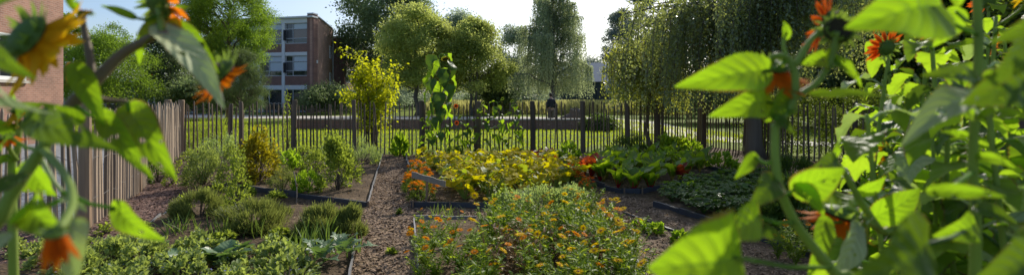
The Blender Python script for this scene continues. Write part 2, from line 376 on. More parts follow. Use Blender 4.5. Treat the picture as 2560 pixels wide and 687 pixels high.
def wmath(op, a, b=None, clamp=False):
    q = wnode('ShaderNodeMath', operation=op, use_clamp=clamp)
    for k_, x in ((0, a), (1, b)):
        if x is None: continue
        if isinstance(x, bpy.types.NodeSocket): wn.links.new(x, q.inputs[k_])
        else: q.inputs[k_].default_value = x
    return q.outputs[0]
wtc = wnode('ShaderNodeTexCoord').outputs['Generated']; dp = wnode('ShaderNodeVectorMath', operation='DOT_PRODUCT'); wn.links.new(wtc, dp.inputs[0])
dp.inputs[1].default_value = (math.sin(SUN_AZ)*math.cos(SUN_EL), math.cos(SUN_AZ)*math.cos(SUN_EL), math.sin(SUN_EL))
glow = wmath('POWER', wmath('MULTIPLY', wmath('SUBTRACT', dp.outputs['Value'], .52), 2.1, True), 1.2)
wmp = wnode('ShaderNodeMapping'); wmp.inputs['Scale'].default_value = (1.2, 1.2, 5); wn.links.new(wtc, wmp.inputs[0])
cn = wnode('ShaderNodeTexNoise'); cn.inputs['Scale'].default_value = 2.4; cn.inputs['Detail'].default_value = 6; wn.links.new(wmp.outputs[0], cn.inputs['Vector'])
cir = wmath('MULTIPLY', wmath('SUBTRACT', cn.outputs['Fac'], .45), 1.6, True)
hz = wmath('ADD', wmath('MULTIPLY', glow, .75), wmath('MULTIPLY', cir, .3), True)
mx2 = wnode('ShaderNodeMix', data_type='RGBA'); wn.links.new(hz, mx2.inputs[0]); wn.links.new(mx.outputs[2], mx2.inputs[6]); mx2.inputs[7].default_value = (6.6, 6.7, 6.75, 1)
wn.links.new(mx2.outputs[2], bg.inputs[0]); bg.inputs[1].default_value = .15
ld = bpy.data.lights.new('sun', 'SUN'); sun = bpy.data.objects.new('sun', ld); COL.objects.link(sun)
ld.energy = 5.0; ld.angle = R(.55); ld.color = (1, .93, .82)
sd = Vector((math.sin(SUN_AZ)*math.cos(SUN_EL), math.cos(SUN_AZ)*math.cos(SUN_EL), math.sin(SUN_EL)))
sun.rotation_euler = sd.to_track_quat('Z', 'Y').to_euler()
S.view_settings.view_transform = 'Standard'; S.view_settings.look = 'None'; S.view_settings.exposure = 0
S.render.engine = 'CYCLES'; S.cycles.use_denoising = True; S.cycles.max_bounces = 7; S.cycles.transparent_max_bounces = 4
S.cycles.diffuse_bounces = 5; S.cycles.transmission_bounces = 6; S.cycles.sample_clamp_indirect = 4

# ------------------------------------------------------------------ ground
def sheet(name, poly, z, mat):
    mb = MB(); mb.add([(p[0], p[1], z) for p in poly], [tuple(range(len(poly)))]); o = mb.obj(name, mat); return tag(o, kind='structure')
mb = MB(); rr = [0, 4, 10, 20, 40, 80, 160, 400, 1500]; k = 48; vs = []; fs = []
for i, r in enumerate(rr):
    for j in range(k): vs.append((r*math.cos(2*PI*j/k), 10+r*math.sin(2*PI*j/k), 0))
fs = [(i*k+j, (i+1)*k+j, (i+1)*k+(j+1) % k, i*k+(j+1) % k) for i in range(len(rr)-1) for j in range(k)]
mb.add(vs, fs); tag(mb.obj('ground', M['grass_ground']), kind='structure')

FENCE_L = [(-60, 540), (225, 572), (352, 480), (455, 388)]
FENCE_B = [(455, 388), (605, 385), (735, 382), (890, 386), (1055, 389), (1193, 389), (1333, 387), (1457, 383), (1568, 376), (1645, 370), (1755, 366)]
FENCE_R = [(1755, 366), (1860, 380), (1960, 402), (2130, 410), (2300, 435), (2420, 480), (2545, 590)]
garden = [G(*p).to_2d() for p in FENCE_L+FENCE_B[1:]+FENCE_R[1:]]+[Vector((7.2, 3.2)), Vector((7.2, -1.5)), Vector((-9, -1.5)), Vector((-9, 5.5))]
path_poly = polyG([(959, 390), (920, 523), (905, 545), (890, 600), (878, 690), (866, 800), (1060, 800), (1045, 690), (1034, 560), (1120, 560), (1240, 556), (1240, 528), (1026, 524), (1015, 392)])
bark_poly = polyG([(-80, 540), (225, 577), (352, 485), (455, 392), (520, 388), (470, 440), (440, 500), (420, 530), (385, 560), (200, 640), (-100, 700)])
soilpath_poly = polyG([(1470, 490), (1560, 492), (1640, 510), (1640, 530), (1780, 590), (1990, 650), (2200, 760), (1650, 760), (1620, 690), (1560, 580), (1500, 520)])
BEDS = {
 'back_left': polyG([(420, 470), (640, 490), (916, 522), (955, 395), (480, 395)]),
 'front_left': polyG([(420, 540), (640, 500), (900, 545), (888, 600), (876, 690), (866, 800), (-100, 800), (-100, 690), (200, 640)]),
 'squash': polyG([(1016, 410), (1030, 519), (1225, 522), (1420, 520), (1480, 480), (1400, 415), (1200, 405)]),
 'calendula': polyG([(1037, 563), (1190, 560), (1240, 530), (1480, 500), (1560, 590), (1640, 760), (1058, 760), (1047, 690)]),
 'chard': polyG([(1430, 430), (1475, 468), (1560, 487), (1640, 480), (1700, 466), (1790, 452), (1780, 415), (1600, 400), (1440, 400)]),
 'strawberry': polyG([(1640, 518), (1780, 566), (1990, 632), (2100, 600), (2080, 500), (1900, 450), (1790, 462), (1700, 480)]),
}
gx = np.arange(-9, 8.0, .055); gy = np.arange(-1.2, 16.2, .055)
X, Y = np.meshgrid(gx, gy, indexing='ij')
def fbm2(x, y, sc, oc=4, seed=0):
    r = np.random.default_rng(seed); out = 0; a = 1
    for o in range(oc):
        g = r.uniform(-1, 1, (64, 64)); u = x*sc; v = y*sc; i = np.floor(u).astype(int); j = np.floor(v).astype(int); fu = u-i; fv = v-j
        fu = fu*fu*(3-2*fu); fv = fv*fv*(3-2*fv); q = lambda a_, b_: g[a_ % 64, b_ % 64]
        out = out+a*((q(i, j)*(1-fu)+q(i+1, j)*fu)*(1-fv)+(q(i, j+1)*(1-fu)+q(i+1, j+1)*fu)*fv); sc *= 2.1; a *= .55
    return out
def smoothmask(poly):
    m = inpoly(X, Y, poly).astype(float)
    for _ in range(2):
        m = (m+np.roll(m, 1, 0)+np.roll(m, -1, 0)+np.roll(m, 1, 1)+np.roll(m, -1, 1))/5
    return m
bedm = np.zeros_like(X)
for p in BEDS.values(): bedm = np.maximum(bedm, smoothmask(p))
pathm = smoothmask(path_poly); barkm = smoothmask(bark_poly); sp = smoothmask(soilpath_poly)
Z = .03+fbm2(X, Y, 1.3, 5, 3)*.013+fbm2(X, Y, 6, 2, 5)*.009+.045*bedm-.012*pathm
Z = np.maximum(Z, .008)
zmap = Z
def gz(x, y):
    i = int(np.clip((x+9)/.055, 0, len(gx)-1)); j = int(np.clip((y+1.2)/.055, 0, len(gy)-1)); return float(zmap[i, j])
nx, ny = X.shape; idx = np.arange(nx*ny).reshape(nx, ny)
cm = inpoly((X[:-1, :-1]+X[1:, 1:])/2, (Y[:-1, :-1]+Y[1:, 1:])/2, garden)
fa = np.stack([idx[:-1, :-1], idx[1:, :-1], idx[1:, 1:], idx[:-1, 1:]], -1)[cm]
used = np.unique(fa); rem = np.full(nx*ny, -1); rem[used] = np.arange(len(used))
mb = MB(); mb.v = [np.stack([X, Y, Z], -1).reshape(-1, 3)[used]]; mb.l = [rem[fa].reshape(-1)]; mb.c = [np.full(len(fa), 4)]; mb.mi = [np.zeros(len(fa))]
mb.t = [np.zeros(len(used))]; mb.uv = [np.stack([np.maximum(pathm, .5*sp), barkm, 0*X], -1).reshape(-1, 3)[used]]
tag(mb.obj('garden_soil', M['soil'], smooth=True), kind='structure')

def litter(name, poly, n, lo, hi, mat, tilt=.35, T=CHIP):
    q = samp(poly, n); q = q[inpoly(q[:, 0], q[:, 1], garden)]; n = len(q)
    a = rng.uniform(0, 2*PI, n); al = np.stack([-np.sin(a), np.cos(a), rng.normal(0, tilt, n)], -1)
    Mx = frames(al, np.stack([rng.normal(0, tilt, n), rng.normal(0, tilt, n), np.ones(n)], -1))
    P = np.stack([q[:, 0], q[:, 1], [gz(*p)+.006 for p in q]], -1)
    mb = MB(); mb.scatter(T, P, Mx, rng.uniform(lo, hi, n), rng.uniform(0, 1, n)); tag(mb.obj(name, mat), kind='stuff')
TWIGT = (np.array([(-.5, -.03, 0), (.5, -.03, .05), (.5, .03, .05), (-.5, .03, 0)]), [(0, 1, 2, 3)], np.zeros((4, 3)))
OCT = (np.array([(1, 0, 0), (0, 1, 0), (-1, 0, 0), (0, -1, 0), (0, 0, .7), (0, 0, -.7)]), [(0, 1, 4), (1, 2, 4), (2, 3, 4), (3, 0, 4)], np.zeros((6, 3)))
litter('wood_chips', path_poly, 9000, .025, .065, M['chips'], .3)
litter('bark_mulch', bark_poly, 7000, .02, .055, M['barkchips'], .3)
litter('chips_debris', soilpath_poly, 3500, .02, .05, M['chips'], .3)
litter('soil_debris', garden, 14000, .005, .017, M['clod'], .4, OCT)
litter('fallen_leaves', garden, 1500, .03, .065, M['dry'], .35, QUAD)
litter('straw_litter', garden, 5000, .03, .09, M['dry'], .15, TWIGT)

sheet('gravel_path', [G(-400, 400).to_2d(), G(-400, 700).to_2d(), G(-80, 560).to_2d(), (-6.9, 6.2), G(222, 566).to_2d(), G(345, 478).to_2d(), G(448, 388).to_2d(), G(470, 352).to_2d(), G(300, 345).to_2d(), G(60, 342).to_2d()], .006, M['gravel'])
sheet('street', [(-120, 44), (-60, 40), (-24, 41), (-24, 47.5), (-60, 56), (-120, 66)], .006, M['asphalt'])
pc = [G(200, 289), G(740, 293), G(1100, 294), G(1480, 297), G(1560, 306), G(1640, 322), G(1720, 340), G(1860, 352), G(2100, 362)]
pw = [3.2, 2.6, 2.6, 2.6, 2.2, 1.5, .9, .9, .9]
def ribbon(name, pts, ws, z, mat):
    P = np.array([tuple(p)[:2] for p in pts]); tg = nrmz(np.gradient(P, axis=0)); nn = np.stack([-tg[:, 1], tg[:, 0]], -1); w = np.array(ws)[:, None]
    a = P+nn*w; b = P-nn*w; n = len(P); v = [(*p, z) for p in a]+[(*p, z) for p in b]
    mb = MB(); mb.add(v, [(i, n+i, n+i+1, i+1) for i in range(n-1)]); return tag(mb.obj(name, mat), kind='structure')
ribbon('footpath', pc, pw, .009, M['paving'])
# lawn grass beyond the fence
lawn_poly = [G(462, 380).to_2d(), G(1056, 384).to_2d(), G(1190, 384).to_2d(), G(1640, 364).to_2d(), G(1750, 360).to_2d(), G(2000, 352).to_2d(), G(1700, 320).to_2d(), G(1560, 300).to_2d(), G(760, 308).to_2d(), G(420, 300).to_2d()]
def grass(name, poly, n, lo, hi, mat, tmpl=NEEDLE, lean=.35):
    q = samp(poly, n); al = np.stack([rng.normal(0, lean, n), rng.normal(0, lean, n), np.ones(n)], -1)
    mb = MB(); mb.scatter(tmpl, np.c_[q, np.zeros(n)], frames(al, rdir(n)), rng.uniform(lo, hi, n), np.clip(.5+.25*fbm2(q[:, 0]+50, q[:, 1], .6)+rng.normal(0, .2, n), 0, 1))
    return tag(mb.obj(name, mat), kind='stuff')
grass('lawn_grass', lawn_poly, 42000, .05, .10, M['grassblade'], SLIM)
grass('verge_grass', [G(240, 348).to_2d(), G(60, 344).to_2d(), G(-200, 330).to_2d(), G(-200, 300).to_2d(), G(600, 300).to_2d(), G(600, 330).to_2d(), G(480, 352).to_2d()], 16000, .05, .12, M['grassblade'], SLIM)
grass('meadow_grass', [(-8, 46), (16, 43), (30, 40), (40, 60), (-10, 75)], 26000, .7, 1.35, M['meadow'], NEEDLE, .2)

# ------------------------------------------------------------------ paling fences
FH = 1.37
def fence(pts, label, posts, dark='', sp=.105):
    o = pts[0]; root = empty('paling_fence', (o.x, o.y, 0), label, 'fence')
    org = Vector((o.x, o.y, 0))
    for a, b in zip(pts[:-1], pts[1:]):
        d = (b-a); L = d.length; u = d/L; nn = Vector((-u.y, u.x)); mb = MB(); n = int(L/sp); wz = MB()
        for i in range(n):
            p = a+u*((i+.5)*L/n+U(-.02, .02)); h = FH+U(-.10, .06)-(.25 if random.random() < .03 else 0); w = U(.016, .023); k = U(0, 1); tw = U(0, 3)
            tx = U(-.035, .035)+(U(-.08, .08) if random.random() < .15 else 0); ty = U(-.02, .02); m1 = U(-.012, .012)
            P = [Vector((p.x, p.y, -.02)), Vector((p.x+u.x*(tx*.5+m1), p.y+u.y*(tx*.5+m1), h*.5)), Vector((p.x+u.x*tx+nn.x*ty, p.y+u.y*tx+nn.y*ty, h-.05)), Vector((p.x+u.x*tx+nn.x*ty, p.y+u.y*tx+nn.y*ty, h))]
            mb.tube([q-org for q in P], [w*1.05, w, w*.9, w*.35], 6, k)
        s = mb.obj('slat_panel', M['paling'+dark], root)
        for z in (.32, .78, 1.18):
            q = [Vector((*(a+u*(L*t/12)), z+.03*math.sin(t*2.3)+U(-.012, .012)))+Vector((nn.x, nn.y, 0))*(.026*(-1)**t)-org for t in range(13)]
            wz.tube(q, .003, 4)
        wz.obj('wire', M['wire'], s)
    for px, py, r, h in posts:
        g = G(px, py); c = g-org+Vector((0, -.07, 0)); mb = MB(); lx, ly = U(-.03, .03), U(-.03, .03)
        r *= .86 if dark else 1; mb.tube([c+Vector((0, 0, -.05)), c+Vector((lx*.4, ly*.4, h*.45)), c+Vector((lx, ly, h-.015)), c+Vector((lx, ly, h))], [r*1.1, r*1.02, r, r*.82], 10, U(.2, .8)); mb.obj('post', M['post'+dark], root, smooth=False)
    return root
def ring(pts): return [G(*p).to_2d() for p in pts]
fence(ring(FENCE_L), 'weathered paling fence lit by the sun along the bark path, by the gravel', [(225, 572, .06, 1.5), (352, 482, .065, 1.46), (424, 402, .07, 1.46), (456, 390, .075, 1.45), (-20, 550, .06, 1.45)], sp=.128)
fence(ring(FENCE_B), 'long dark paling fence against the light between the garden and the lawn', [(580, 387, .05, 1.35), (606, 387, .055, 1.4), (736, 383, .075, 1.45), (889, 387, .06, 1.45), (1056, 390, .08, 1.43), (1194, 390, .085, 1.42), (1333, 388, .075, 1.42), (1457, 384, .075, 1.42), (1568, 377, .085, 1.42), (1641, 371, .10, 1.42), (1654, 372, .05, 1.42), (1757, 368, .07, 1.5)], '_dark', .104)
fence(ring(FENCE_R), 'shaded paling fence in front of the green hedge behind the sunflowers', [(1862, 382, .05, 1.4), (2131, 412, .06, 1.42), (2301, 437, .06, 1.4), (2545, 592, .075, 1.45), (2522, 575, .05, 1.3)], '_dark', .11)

# ------------------------------------------------------------------ low brick wall, stump, person
M['wallbrick'] = brick_mat('wallbrick', 0.0, (.15, .075, .055), (.24, .12, .085), (.28, .26, .23))
M['coping'] = solid('coping', (.42, .39, .34), .8, .3, 20, bump=.2)
def lowwall(x0, x1, y0, y1, h):
    r = empty('low_wall', (x0, y0, 0), 'long low brick wall with a pale coping at the far side of the lawn', 'wall')
    a = math.atan2(y1-y0, x1-x0); L = math.hypot(x1-x0, y1-y0); r.rotation_euler = (0, 0, a)
    mb = MB(); mb.box((L/2, .2, h/2-.05), (L, .4, h+.1)); mb.obj('brick_body', M['wallbrick'], r)
    n = int(L/.9)
    for i in range(n):
        mb = MB(); mb.box(((i+.5)*L/n, .2, h+.03), (L/n-.012, .46, .06), tone=U(0, 1)); mb.obj('coping_slab', M['coping'], r)
lowwall(-10.4, 3.9, 24.0, 23.6, .46)
def stump():
    b = W(1437, 245, 25.2); r = empty('tree_stump', (b.x, 25.2, 0), 'dark tall tree stump with a sloping root behind the low wall', 'tree stump')
    mb = MB(); k = 14; prof = [(-.02, .55), (.15, .42), (.45, .34), (.7, .3), (.86, .29), (.93, .2)]; v = []
    for z, rad in prof:
        for j in range(k):
            a = 2*PI*j/k; q = rad*(1+.16*math.sin(3*a+1)+.1*math.sin(5*a+z*3)); v.append((q*math.cos(a), q*math.sin(a)*.8, z+(.07*math.sin(2*a) if z > .8 else 0)))
    f = [(i*k+j, i*k+(j+1) % k, (i+1)*k+(j+1) % k, (i+1)*k+j) for i in range(len(prof)-1) for j in range(k)]+[tuple((len(prof)-1)*k+j for j in range(k))]
    mb.add(v, f, .4); mb.obj('trunk', M['bark'], r)
    mb = MB(); mb.tube([(-.15, -.05, .55), (-.4, -.05, .48), (-.7, -.08, .36), (-1.0, -.1, .2)], [.22, .2, .17, .1], 9, .4); mb.obj('root', M['bark'], r)
    mb = MB(); mb.tube([(.1, -.02, .6), (.42, -.02, .5), (.6, -.02, .1)], [.16, .14, .12], 8, .5); mb.obj('root', M['bark'], r)
stump()

M['skin'] = solid('skin', (.45, .27, .19), .55, .15, 20); M['jacket'] = solid('jacket', (.022, .026, .034), .8, .3, 14)
M['trouser'] = solid('trouser', (.13, .105, .085), .85, .25, 18); M['hair'] = solid('hair', (.03, .022, .016), .7, .4, 60); M['shoe'] = solid('shoe', (.03, .025, .02), .5)
def skinned(name, verts, edges, radii, mat, parent, root=0, sub=2):
    me = bpy.data.meshes.new(name); me.from_pydata(verts, edges, []); me.materials.append(mat); o = put(name, me, parent)
    m = o.modifiers.new('skin', 'SKIN'); m.use_smooth_shade = True
    for i, v in enumerate(me.skin_vertices[0].data):
        r = radii[i]; v.radius = (r, r) if isinstance(r, (int, float)) else r; v.use_root = (i == root)
    s = o.modifiers.new('sub', 'SUBSURF'); s.levels = s.render_levels = sub; return o
def person():
    b = W(1377, 245, 27.2)
    r = empty('person', (b.x, 27.2, 0), 'person in a dark jacket and brown trousers standing under the birch with hands in pockets', 'person', rz=R(205))
    V = [(0, 0, .92), (0, .01, 1.1), (0, .03, 1.3), (0, .035, 1.42), (0, 0.01, 1.5), (0, -.02, 1.55), (0, -.04, 1.61), (0, -.035, 1.70)]
    E = [(0, 1), (1, 2), (2, 3), (3, 4), (4, 5), (5, 6), (6, 7)]; rad = [(.15, .11), (.14, .10), (.17, .11), (.10, .07), .052, .062, .082, .055]
    JV = []; 
    for sx in (-1, 1):
        n = len(V); V += [(sx*.09, 0, .84), (sx*.10, -.02, .48), (sx*.105, .02, .09), (sx*.11, -.10, .035)]
        E += [(0, n), (n, n+1), (n+1, n+2), (n+2, n+3)]; rad += [.085, .058, .04, .034]
        m = len(V); V += [(sx*.19, .03, 1.38), (sx*.25, .08, 1.12), (sx*.19, -.07, .95), (sx*.15, -.11, .90)]
        E += [(3, m), (m, m+1), (m+1, m+2), (m+2, m+3)]; rad += [.055, .044, .036, .03]
    body = skinned('body', V, E, rad, M['skin'], r)
    jv = [V[0], V[1], V[2], V[3]]; je = [(0, 1), (1, 2), (2, 3)]; jr = [(.185, .15), (.17, .13), (.195, .135), (.125, .095)]
    for sx in (-1, 1):
        m = len(jv); jv += [(sx*.19, .03, 1.38), (sx*.25, .08, 1.12), (sx*.19, -.07, .95)]; je += [(3, m), (m, m+1), (m+1, m+2)]; jr += [.075, .062, .055]
    skinned('jacket', [Vector(a)-Vector((0, 0, .0)) for a in jv], je, jr, M['jacket'], r)
    tv = [(0, 0, .93)]; te = []; tr = [(.155, .12)]
    for sx in (-1, 1):
        m = len(tv); tv += [(sx*.09, 0, .84), (sx*.10, -.02, .48), (sx*.105, .02, .10)]; te += [(0, m), (m, m+1), (m+1, m+2)]; tr += [.10, .075, .062]
    skinned('trousers', tv, te, tr, M['trouser'], r)
    mb = MB(); mb.lathe([(.001, .115), (.06, .1), (.09, .05), (.094, 0), (.085, -.05), (.06, -.08)], 14, np.diag([.93, 1.08, 1]), (0, -.018, 1.665)); mb.obj('hair', M['hair'], r, smooth=True)
    mb = MB(); mb.add([(-.014, -.105, 1.635), (.014, -.105, 1.635), (0, -.135, 1.635), (0, -.108, 1.675)], [(0, 2, 3), (2, 1, 3), (0, 1, 2)]); mb.obj('nose', M['skin'], r)
    for sx in (-1, 1):
        mb = MB(); mb.tube([(sx*.105, .06, .03), (sx*.107, -.05, .04), (sx*.11, -.15, .03)], [.05, .055, .035], 8); mb.obj('shoe', M['shoe'], r, smooth=True)
        mb = MB(); mb.lathe([(.001, .02), (.018, .012), (.02, -.012), (.001, -.02)], 8, None, (sx*.084, -.03, 1.64)); mb.obj('ear', M['skin'], r, smooth=True)
person()

# ------------------------------------------------------------------ buildings
M['concrete'] = solid('concrete', (.58, .61, .64), .8, .15, 4); M['frame_grey'] = solid('frame_grey', (.45, .48, .52), .5, .1)
M['frame_dark'] = solid('frame_dark', (.05, .055, .065), .4, .1); M['frame_white'] = solid('frame_white', (.75, .76, .76), .5, .08); M['glass'] = glass_mat('glass')
M['blind'] = solid('blind', (.45, .52, .58), .6, .1, 3); M['roofdark'] = solid('roofdark', (.09, .09, .10), .8, .2); M['metal'] = solid('metal', (.45, .46, .47), .4, .15, metal=.7)
M['painted_reflection'] = glass_mat('painted_reflection', (.12, .075, .055), .12)  # brown base colour paints the reflection of a brick building
def wallframe(a, b):
    a = Vector(a); b = Vector(b); u = (b-a).normalized(); n = Vector((u.y, -u.x)); L = (b-a).length       # n: outward, to the right of a->b
    Mx = Matrix(((u.x, n.x, 0), (u.y, n.y, 0), (0, 0, 1)))
    def at(s, o, z): return Vector((a.x+u.x*s+n.x*o, a.y+u.y*s+n.y*o, z))
    return Mx, at, L, math.atan2(u.y, u.x)
def addbox(mb, Mx, at, s0, s1, o0, o1, z0, z1, tone=.5):
    mb.box(at((s0+s1)/2, (o0+o1)/2, (z0+z1)/2), (abs(s1-s0), abs(o1-o0), abs(z1-z0)), Mx, tone)
def school():
    C = (-19.8, 50.0); L = (-31.5, 52.8); Rr = (-21.9, 61.0)
    r = empty('school_building', (0, 0, 0), 'three storey brick school with grey framed window bands and a tree shadow on its side', 'building')
    # long glazed face: from L to C, outward towards the garden
    Mx, at, Ln, ang = wallframe(L, C)
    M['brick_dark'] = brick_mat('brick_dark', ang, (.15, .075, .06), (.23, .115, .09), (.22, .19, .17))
    pier0 = Ln-.75; bay = 2.75; nb = 4
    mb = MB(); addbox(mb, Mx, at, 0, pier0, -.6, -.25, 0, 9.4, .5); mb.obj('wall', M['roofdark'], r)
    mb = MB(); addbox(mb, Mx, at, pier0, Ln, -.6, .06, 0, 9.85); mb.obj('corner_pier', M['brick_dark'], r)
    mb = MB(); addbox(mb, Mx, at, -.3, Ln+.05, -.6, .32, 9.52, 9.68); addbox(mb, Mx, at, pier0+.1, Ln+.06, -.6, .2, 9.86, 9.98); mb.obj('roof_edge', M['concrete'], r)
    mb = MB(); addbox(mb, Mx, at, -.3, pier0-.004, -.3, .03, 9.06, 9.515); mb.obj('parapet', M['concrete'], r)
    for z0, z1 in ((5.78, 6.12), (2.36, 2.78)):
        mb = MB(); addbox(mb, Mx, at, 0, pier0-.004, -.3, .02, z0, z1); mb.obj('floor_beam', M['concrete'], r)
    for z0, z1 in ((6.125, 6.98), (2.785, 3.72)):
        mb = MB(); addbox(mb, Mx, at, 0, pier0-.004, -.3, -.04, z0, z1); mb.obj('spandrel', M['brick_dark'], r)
    for i in range(nb+1):
        s = pier0-.02-i*bay; mb = MB()
        if i: addbox(mb, Mx, at, s-.17, s+.17, -.3, .06, 0, 9.05)
        if i: mb.obj('column', M['concrete'], r)
    for z0, z1, kind in ((6.98, 9.06, 0), (3.72, 5.78, 0), (0.1, 2.36, 1)):
        for i in range(nb):
            s1 = pier0-.02-i*bay-(.19 if i else 0); s0 = pier0-.02-(i+1)*bay+.19
            w = MB(); e = .06
            for a_, b_ in ((s0, s0+e), (s1-e, s1), (s0+(s1-s0)*.33-e/2, s0+(s1-s0)*.33+e/2)): addbox(w, Mx, at, a_, b_, -.22, -.1, z0+.06, z1-.06)
            hs = (z0, z1-.06, z0+(z1-z0)*.70, z0+(z1-z0)*.24) if not kind else (z0, z1-.06)
            for z in hs: addbox(w, Mx, at, s0, s1, -.215, -.08, z, z+.06)
            f = w.obj('window', M['frame_grey'], r)
            g = MB(); addbox(g, Mx, at, s0+.02, s1-.02, -.19, -.165, z0+.03, z1-.03); g.obj('pane', M['glass'], f)
            if not kind:
                g = MB(); addbox(g, Mx, at, s0+(s1-s0)*.36, s1-.08, -.162, -.155, z0+(z1-z0)*.73, z1-.09); g.obj('blind', M['blind'], f)
                g = MB(); addbox(g, Mx, at, s0+(s1-s0)*.36, s1-.08, -.162, -.157, z0+(z1-z0)*.28, z0+(z1-z0)*.68); g.obj('pane', M['painted_reflection'] if z0 > 6 else M['blind'], f)  # top floor sheet carries the painted reflection
                g = MB(); addbox(g, Mx, at, s0+.07, s0+(s1-s0)*.32, -.14, -.1, z0+.3, z0+(z1-z0)*.68); addbox(g, Mx, at, s0+.0, s0+.05, -.1, .3, z0+.32, z0+(z1-z0)*.66); g.obj('casement', M['frame_dark'], f)
    # side face: from C to R
    Mx, at, Ln, ang = wallframe(C, Rr)
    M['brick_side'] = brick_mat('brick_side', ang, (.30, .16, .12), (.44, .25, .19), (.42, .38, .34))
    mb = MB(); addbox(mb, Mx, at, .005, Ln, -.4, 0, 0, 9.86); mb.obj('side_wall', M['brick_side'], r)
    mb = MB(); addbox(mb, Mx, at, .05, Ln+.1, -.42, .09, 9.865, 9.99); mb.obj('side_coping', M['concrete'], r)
    for z0 in (6.15, 3.0):
        s = Ln*.80; mb = MB(); e = .12
        for q in ((s, s+e, z0, z0+1.5), (s+1.0-e, s+1.0, z0, z0+1.5), (s+e, s+1-e, z0, z0+e), (s+e, s+1-e, z0+1.5-e, z0+1.5)): addbox(mb, Mx, at, q[0], q[1], -.02, .06, q[2], q[3])
        f = mb.obj('window', M['frame_white'], r); g = MB(); addbox(g, Mx, at, s+e, s+1-e, -.01, .02, z0+e, z0+1.5-e); g.obj('pane', M['glass'], f)
    mb = MB(); addbox(mb, Mx, at, Ln*.70, Ln*.70+1.1, .002, .05, 1.5, 2.5); mb.obj('notice_board', M['frame_white'], r)
    mb = MB(); mb.box(at(.5, .14, 5.15), (.25, .26, .3), Mx); mb.obj('wall_lamp', M['frame_white'], r)
    mb = MB(); mb.tube([at(Ln-.25, .09, .1), at(Ln-.25, .09, 9.6)], .07, 8); mb.obj('drain_pipe', M['metal'], r)
    # set-back wing
    D = (Rr[0]+1.2, Rr[1]+.6); Ee = (-22.5, 84.0)
    Mx, at, Ln, ang = wallframe(D, Ee)
    mb = MB(); addbox(mb, Mx, at, 0, Ln, -7, 0, 0, 8.9); mb.obj('wing_wall', M['brick_dark'], r)
    mb = MB(); addbox(mb, Mx, at, -.1, Ln, -7, .15, 8.903, 9.1); mb.obj('wing_roof', M['concrete'], r)
    for z0 in (6.4, 3.4, .6):
        for i in range(7):
            s = .8+i*3.1; mb = MB(); addbox(mb, Mx, at, s, s+2.6, .002, .05, z0, z0+1.9); f = mb.obj('window', M['frame_grey'], r)
            g = MB(); addbox(g, Mx, at, s+.1, s+1.25, .052, .06, z0+.1, z0+1.8); addbox(g, Mx, at, s+1.35, s+2.5, .052, .06, z0+.1, z0+1.8); g.obj('pane', M['glass'], f)
    # back and roof so that the block is closed
    mb = MB(); mb.add([(L[0], L[1], 9.5), (C[0]-.3, C[1]+.3, 9.5), (Rr[0]-.3, Rr[1], 9.5), (L[0]-2, L[1]+8, 9.5)], [(0, 1, 2, 3)]); mb.obj('roof', M['roofdark'], r)
school()
def brickhouse():
    r = empty('brick_house', (0, 0, 0), 'sunlit reddish brick building at the left edge with a white window frame', 'building')
    A = (-14.6, 12.6); B = (-16.15, 18.0); Mx, at, L, ang = wallframe(A, B)
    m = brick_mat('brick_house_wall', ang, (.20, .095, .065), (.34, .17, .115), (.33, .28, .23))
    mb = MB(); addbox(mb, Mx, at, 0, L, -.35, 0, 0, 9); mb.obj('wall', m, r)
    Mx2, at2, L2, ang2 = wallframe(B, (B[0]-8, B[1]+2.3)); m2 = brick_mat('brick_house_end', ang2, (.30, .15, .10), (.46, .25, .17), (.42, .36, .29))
    mb = MB(); addbox(mb, Mx2, at2, .005, L2, -.35, -.003, 0, 9); mb.obj('end_wall', m2, r)
    mb = MB(); addbox(mb, Mx, at, -.2, L+.2, -8, .3, 9.003, 9.25); mb.obj('roof', M['roofdark'], r)
    s0, s1, z0, z1 = 1.1, 3.5, 2.05, 3.45; e = .11; mb = MB()
    for q in ((s0, s0+e, z0, z1), (s1-e, s1, z0, z1), (s0+e, s1-e, z0, z0+e), (s0+e, s1-e, z1-e, z1), (2.2, 2.3, z0+e, z1-e)): addbox(mb, Mx, at, q[0], q[1], -.02, .05, q[2], q[3])
    f = mb.obj('window', M['frame_white'], r); g = MB(); addbox(g, Mx, at, s0+e, s1-e, -.01, .015, z0+e, z1-e); g.obj('pane', M['glass'], f)
    mb = MB(); addbox(mb, Mx, at, s0-.1, s1+.1, -.02, .12, z0-.09, z0-.003); mb.obj('sill', M['coping'], r)
brickhouse()
M['barnwall'] = solid('barnwall', (.045, .06, .06), .8, .25, 2, stretch=(8, 8, .2)); M['barnroof'] = solid('barnroof', (.25, .28, .31), .7, .2, 2)
def barn():
    r = empty('barn', (13, 78, 0), 'dark green barn with a pale grey roof seen between the two weeping birches', 'barn')
    mb = MB(); mb.box((0, 6, 2.0), (16, 10, 4.2)); mb.obj('wall', M['barnwall'], r)
    mb = MB(); mb.add([(-8.4, .6, 4.05), (8.4, .6, 4.05), (8.4, 6, 7.4), (-8.4, 6, 7.4), (8.4, 11.4, 4.05), (-8.4, 11.4, 4.05)], [(0, 1, 2, 3), (3, 2, 4, 5)]); mb.obj('roof', M['barnroof'], r)
    mb = MB(); mb.add([(-7.9, 1, 4.1), (-7.9, 11, 4.1), (-7.9, 6, 7.3)], [(0, 1, 2)]); mb.add([(7.9, 1, 4.1), (7.9, 11, 4.1), (7.9, 6, 7.3)], [(2, 1, 0)]); mb.obj('gable', M['barnwall'], r)
    mb = MB(); mb.box((2.0, .93, 1.6), (3.2, .12, 3.2)); mb.obj('door', M['frame_dark'], r)
barn()
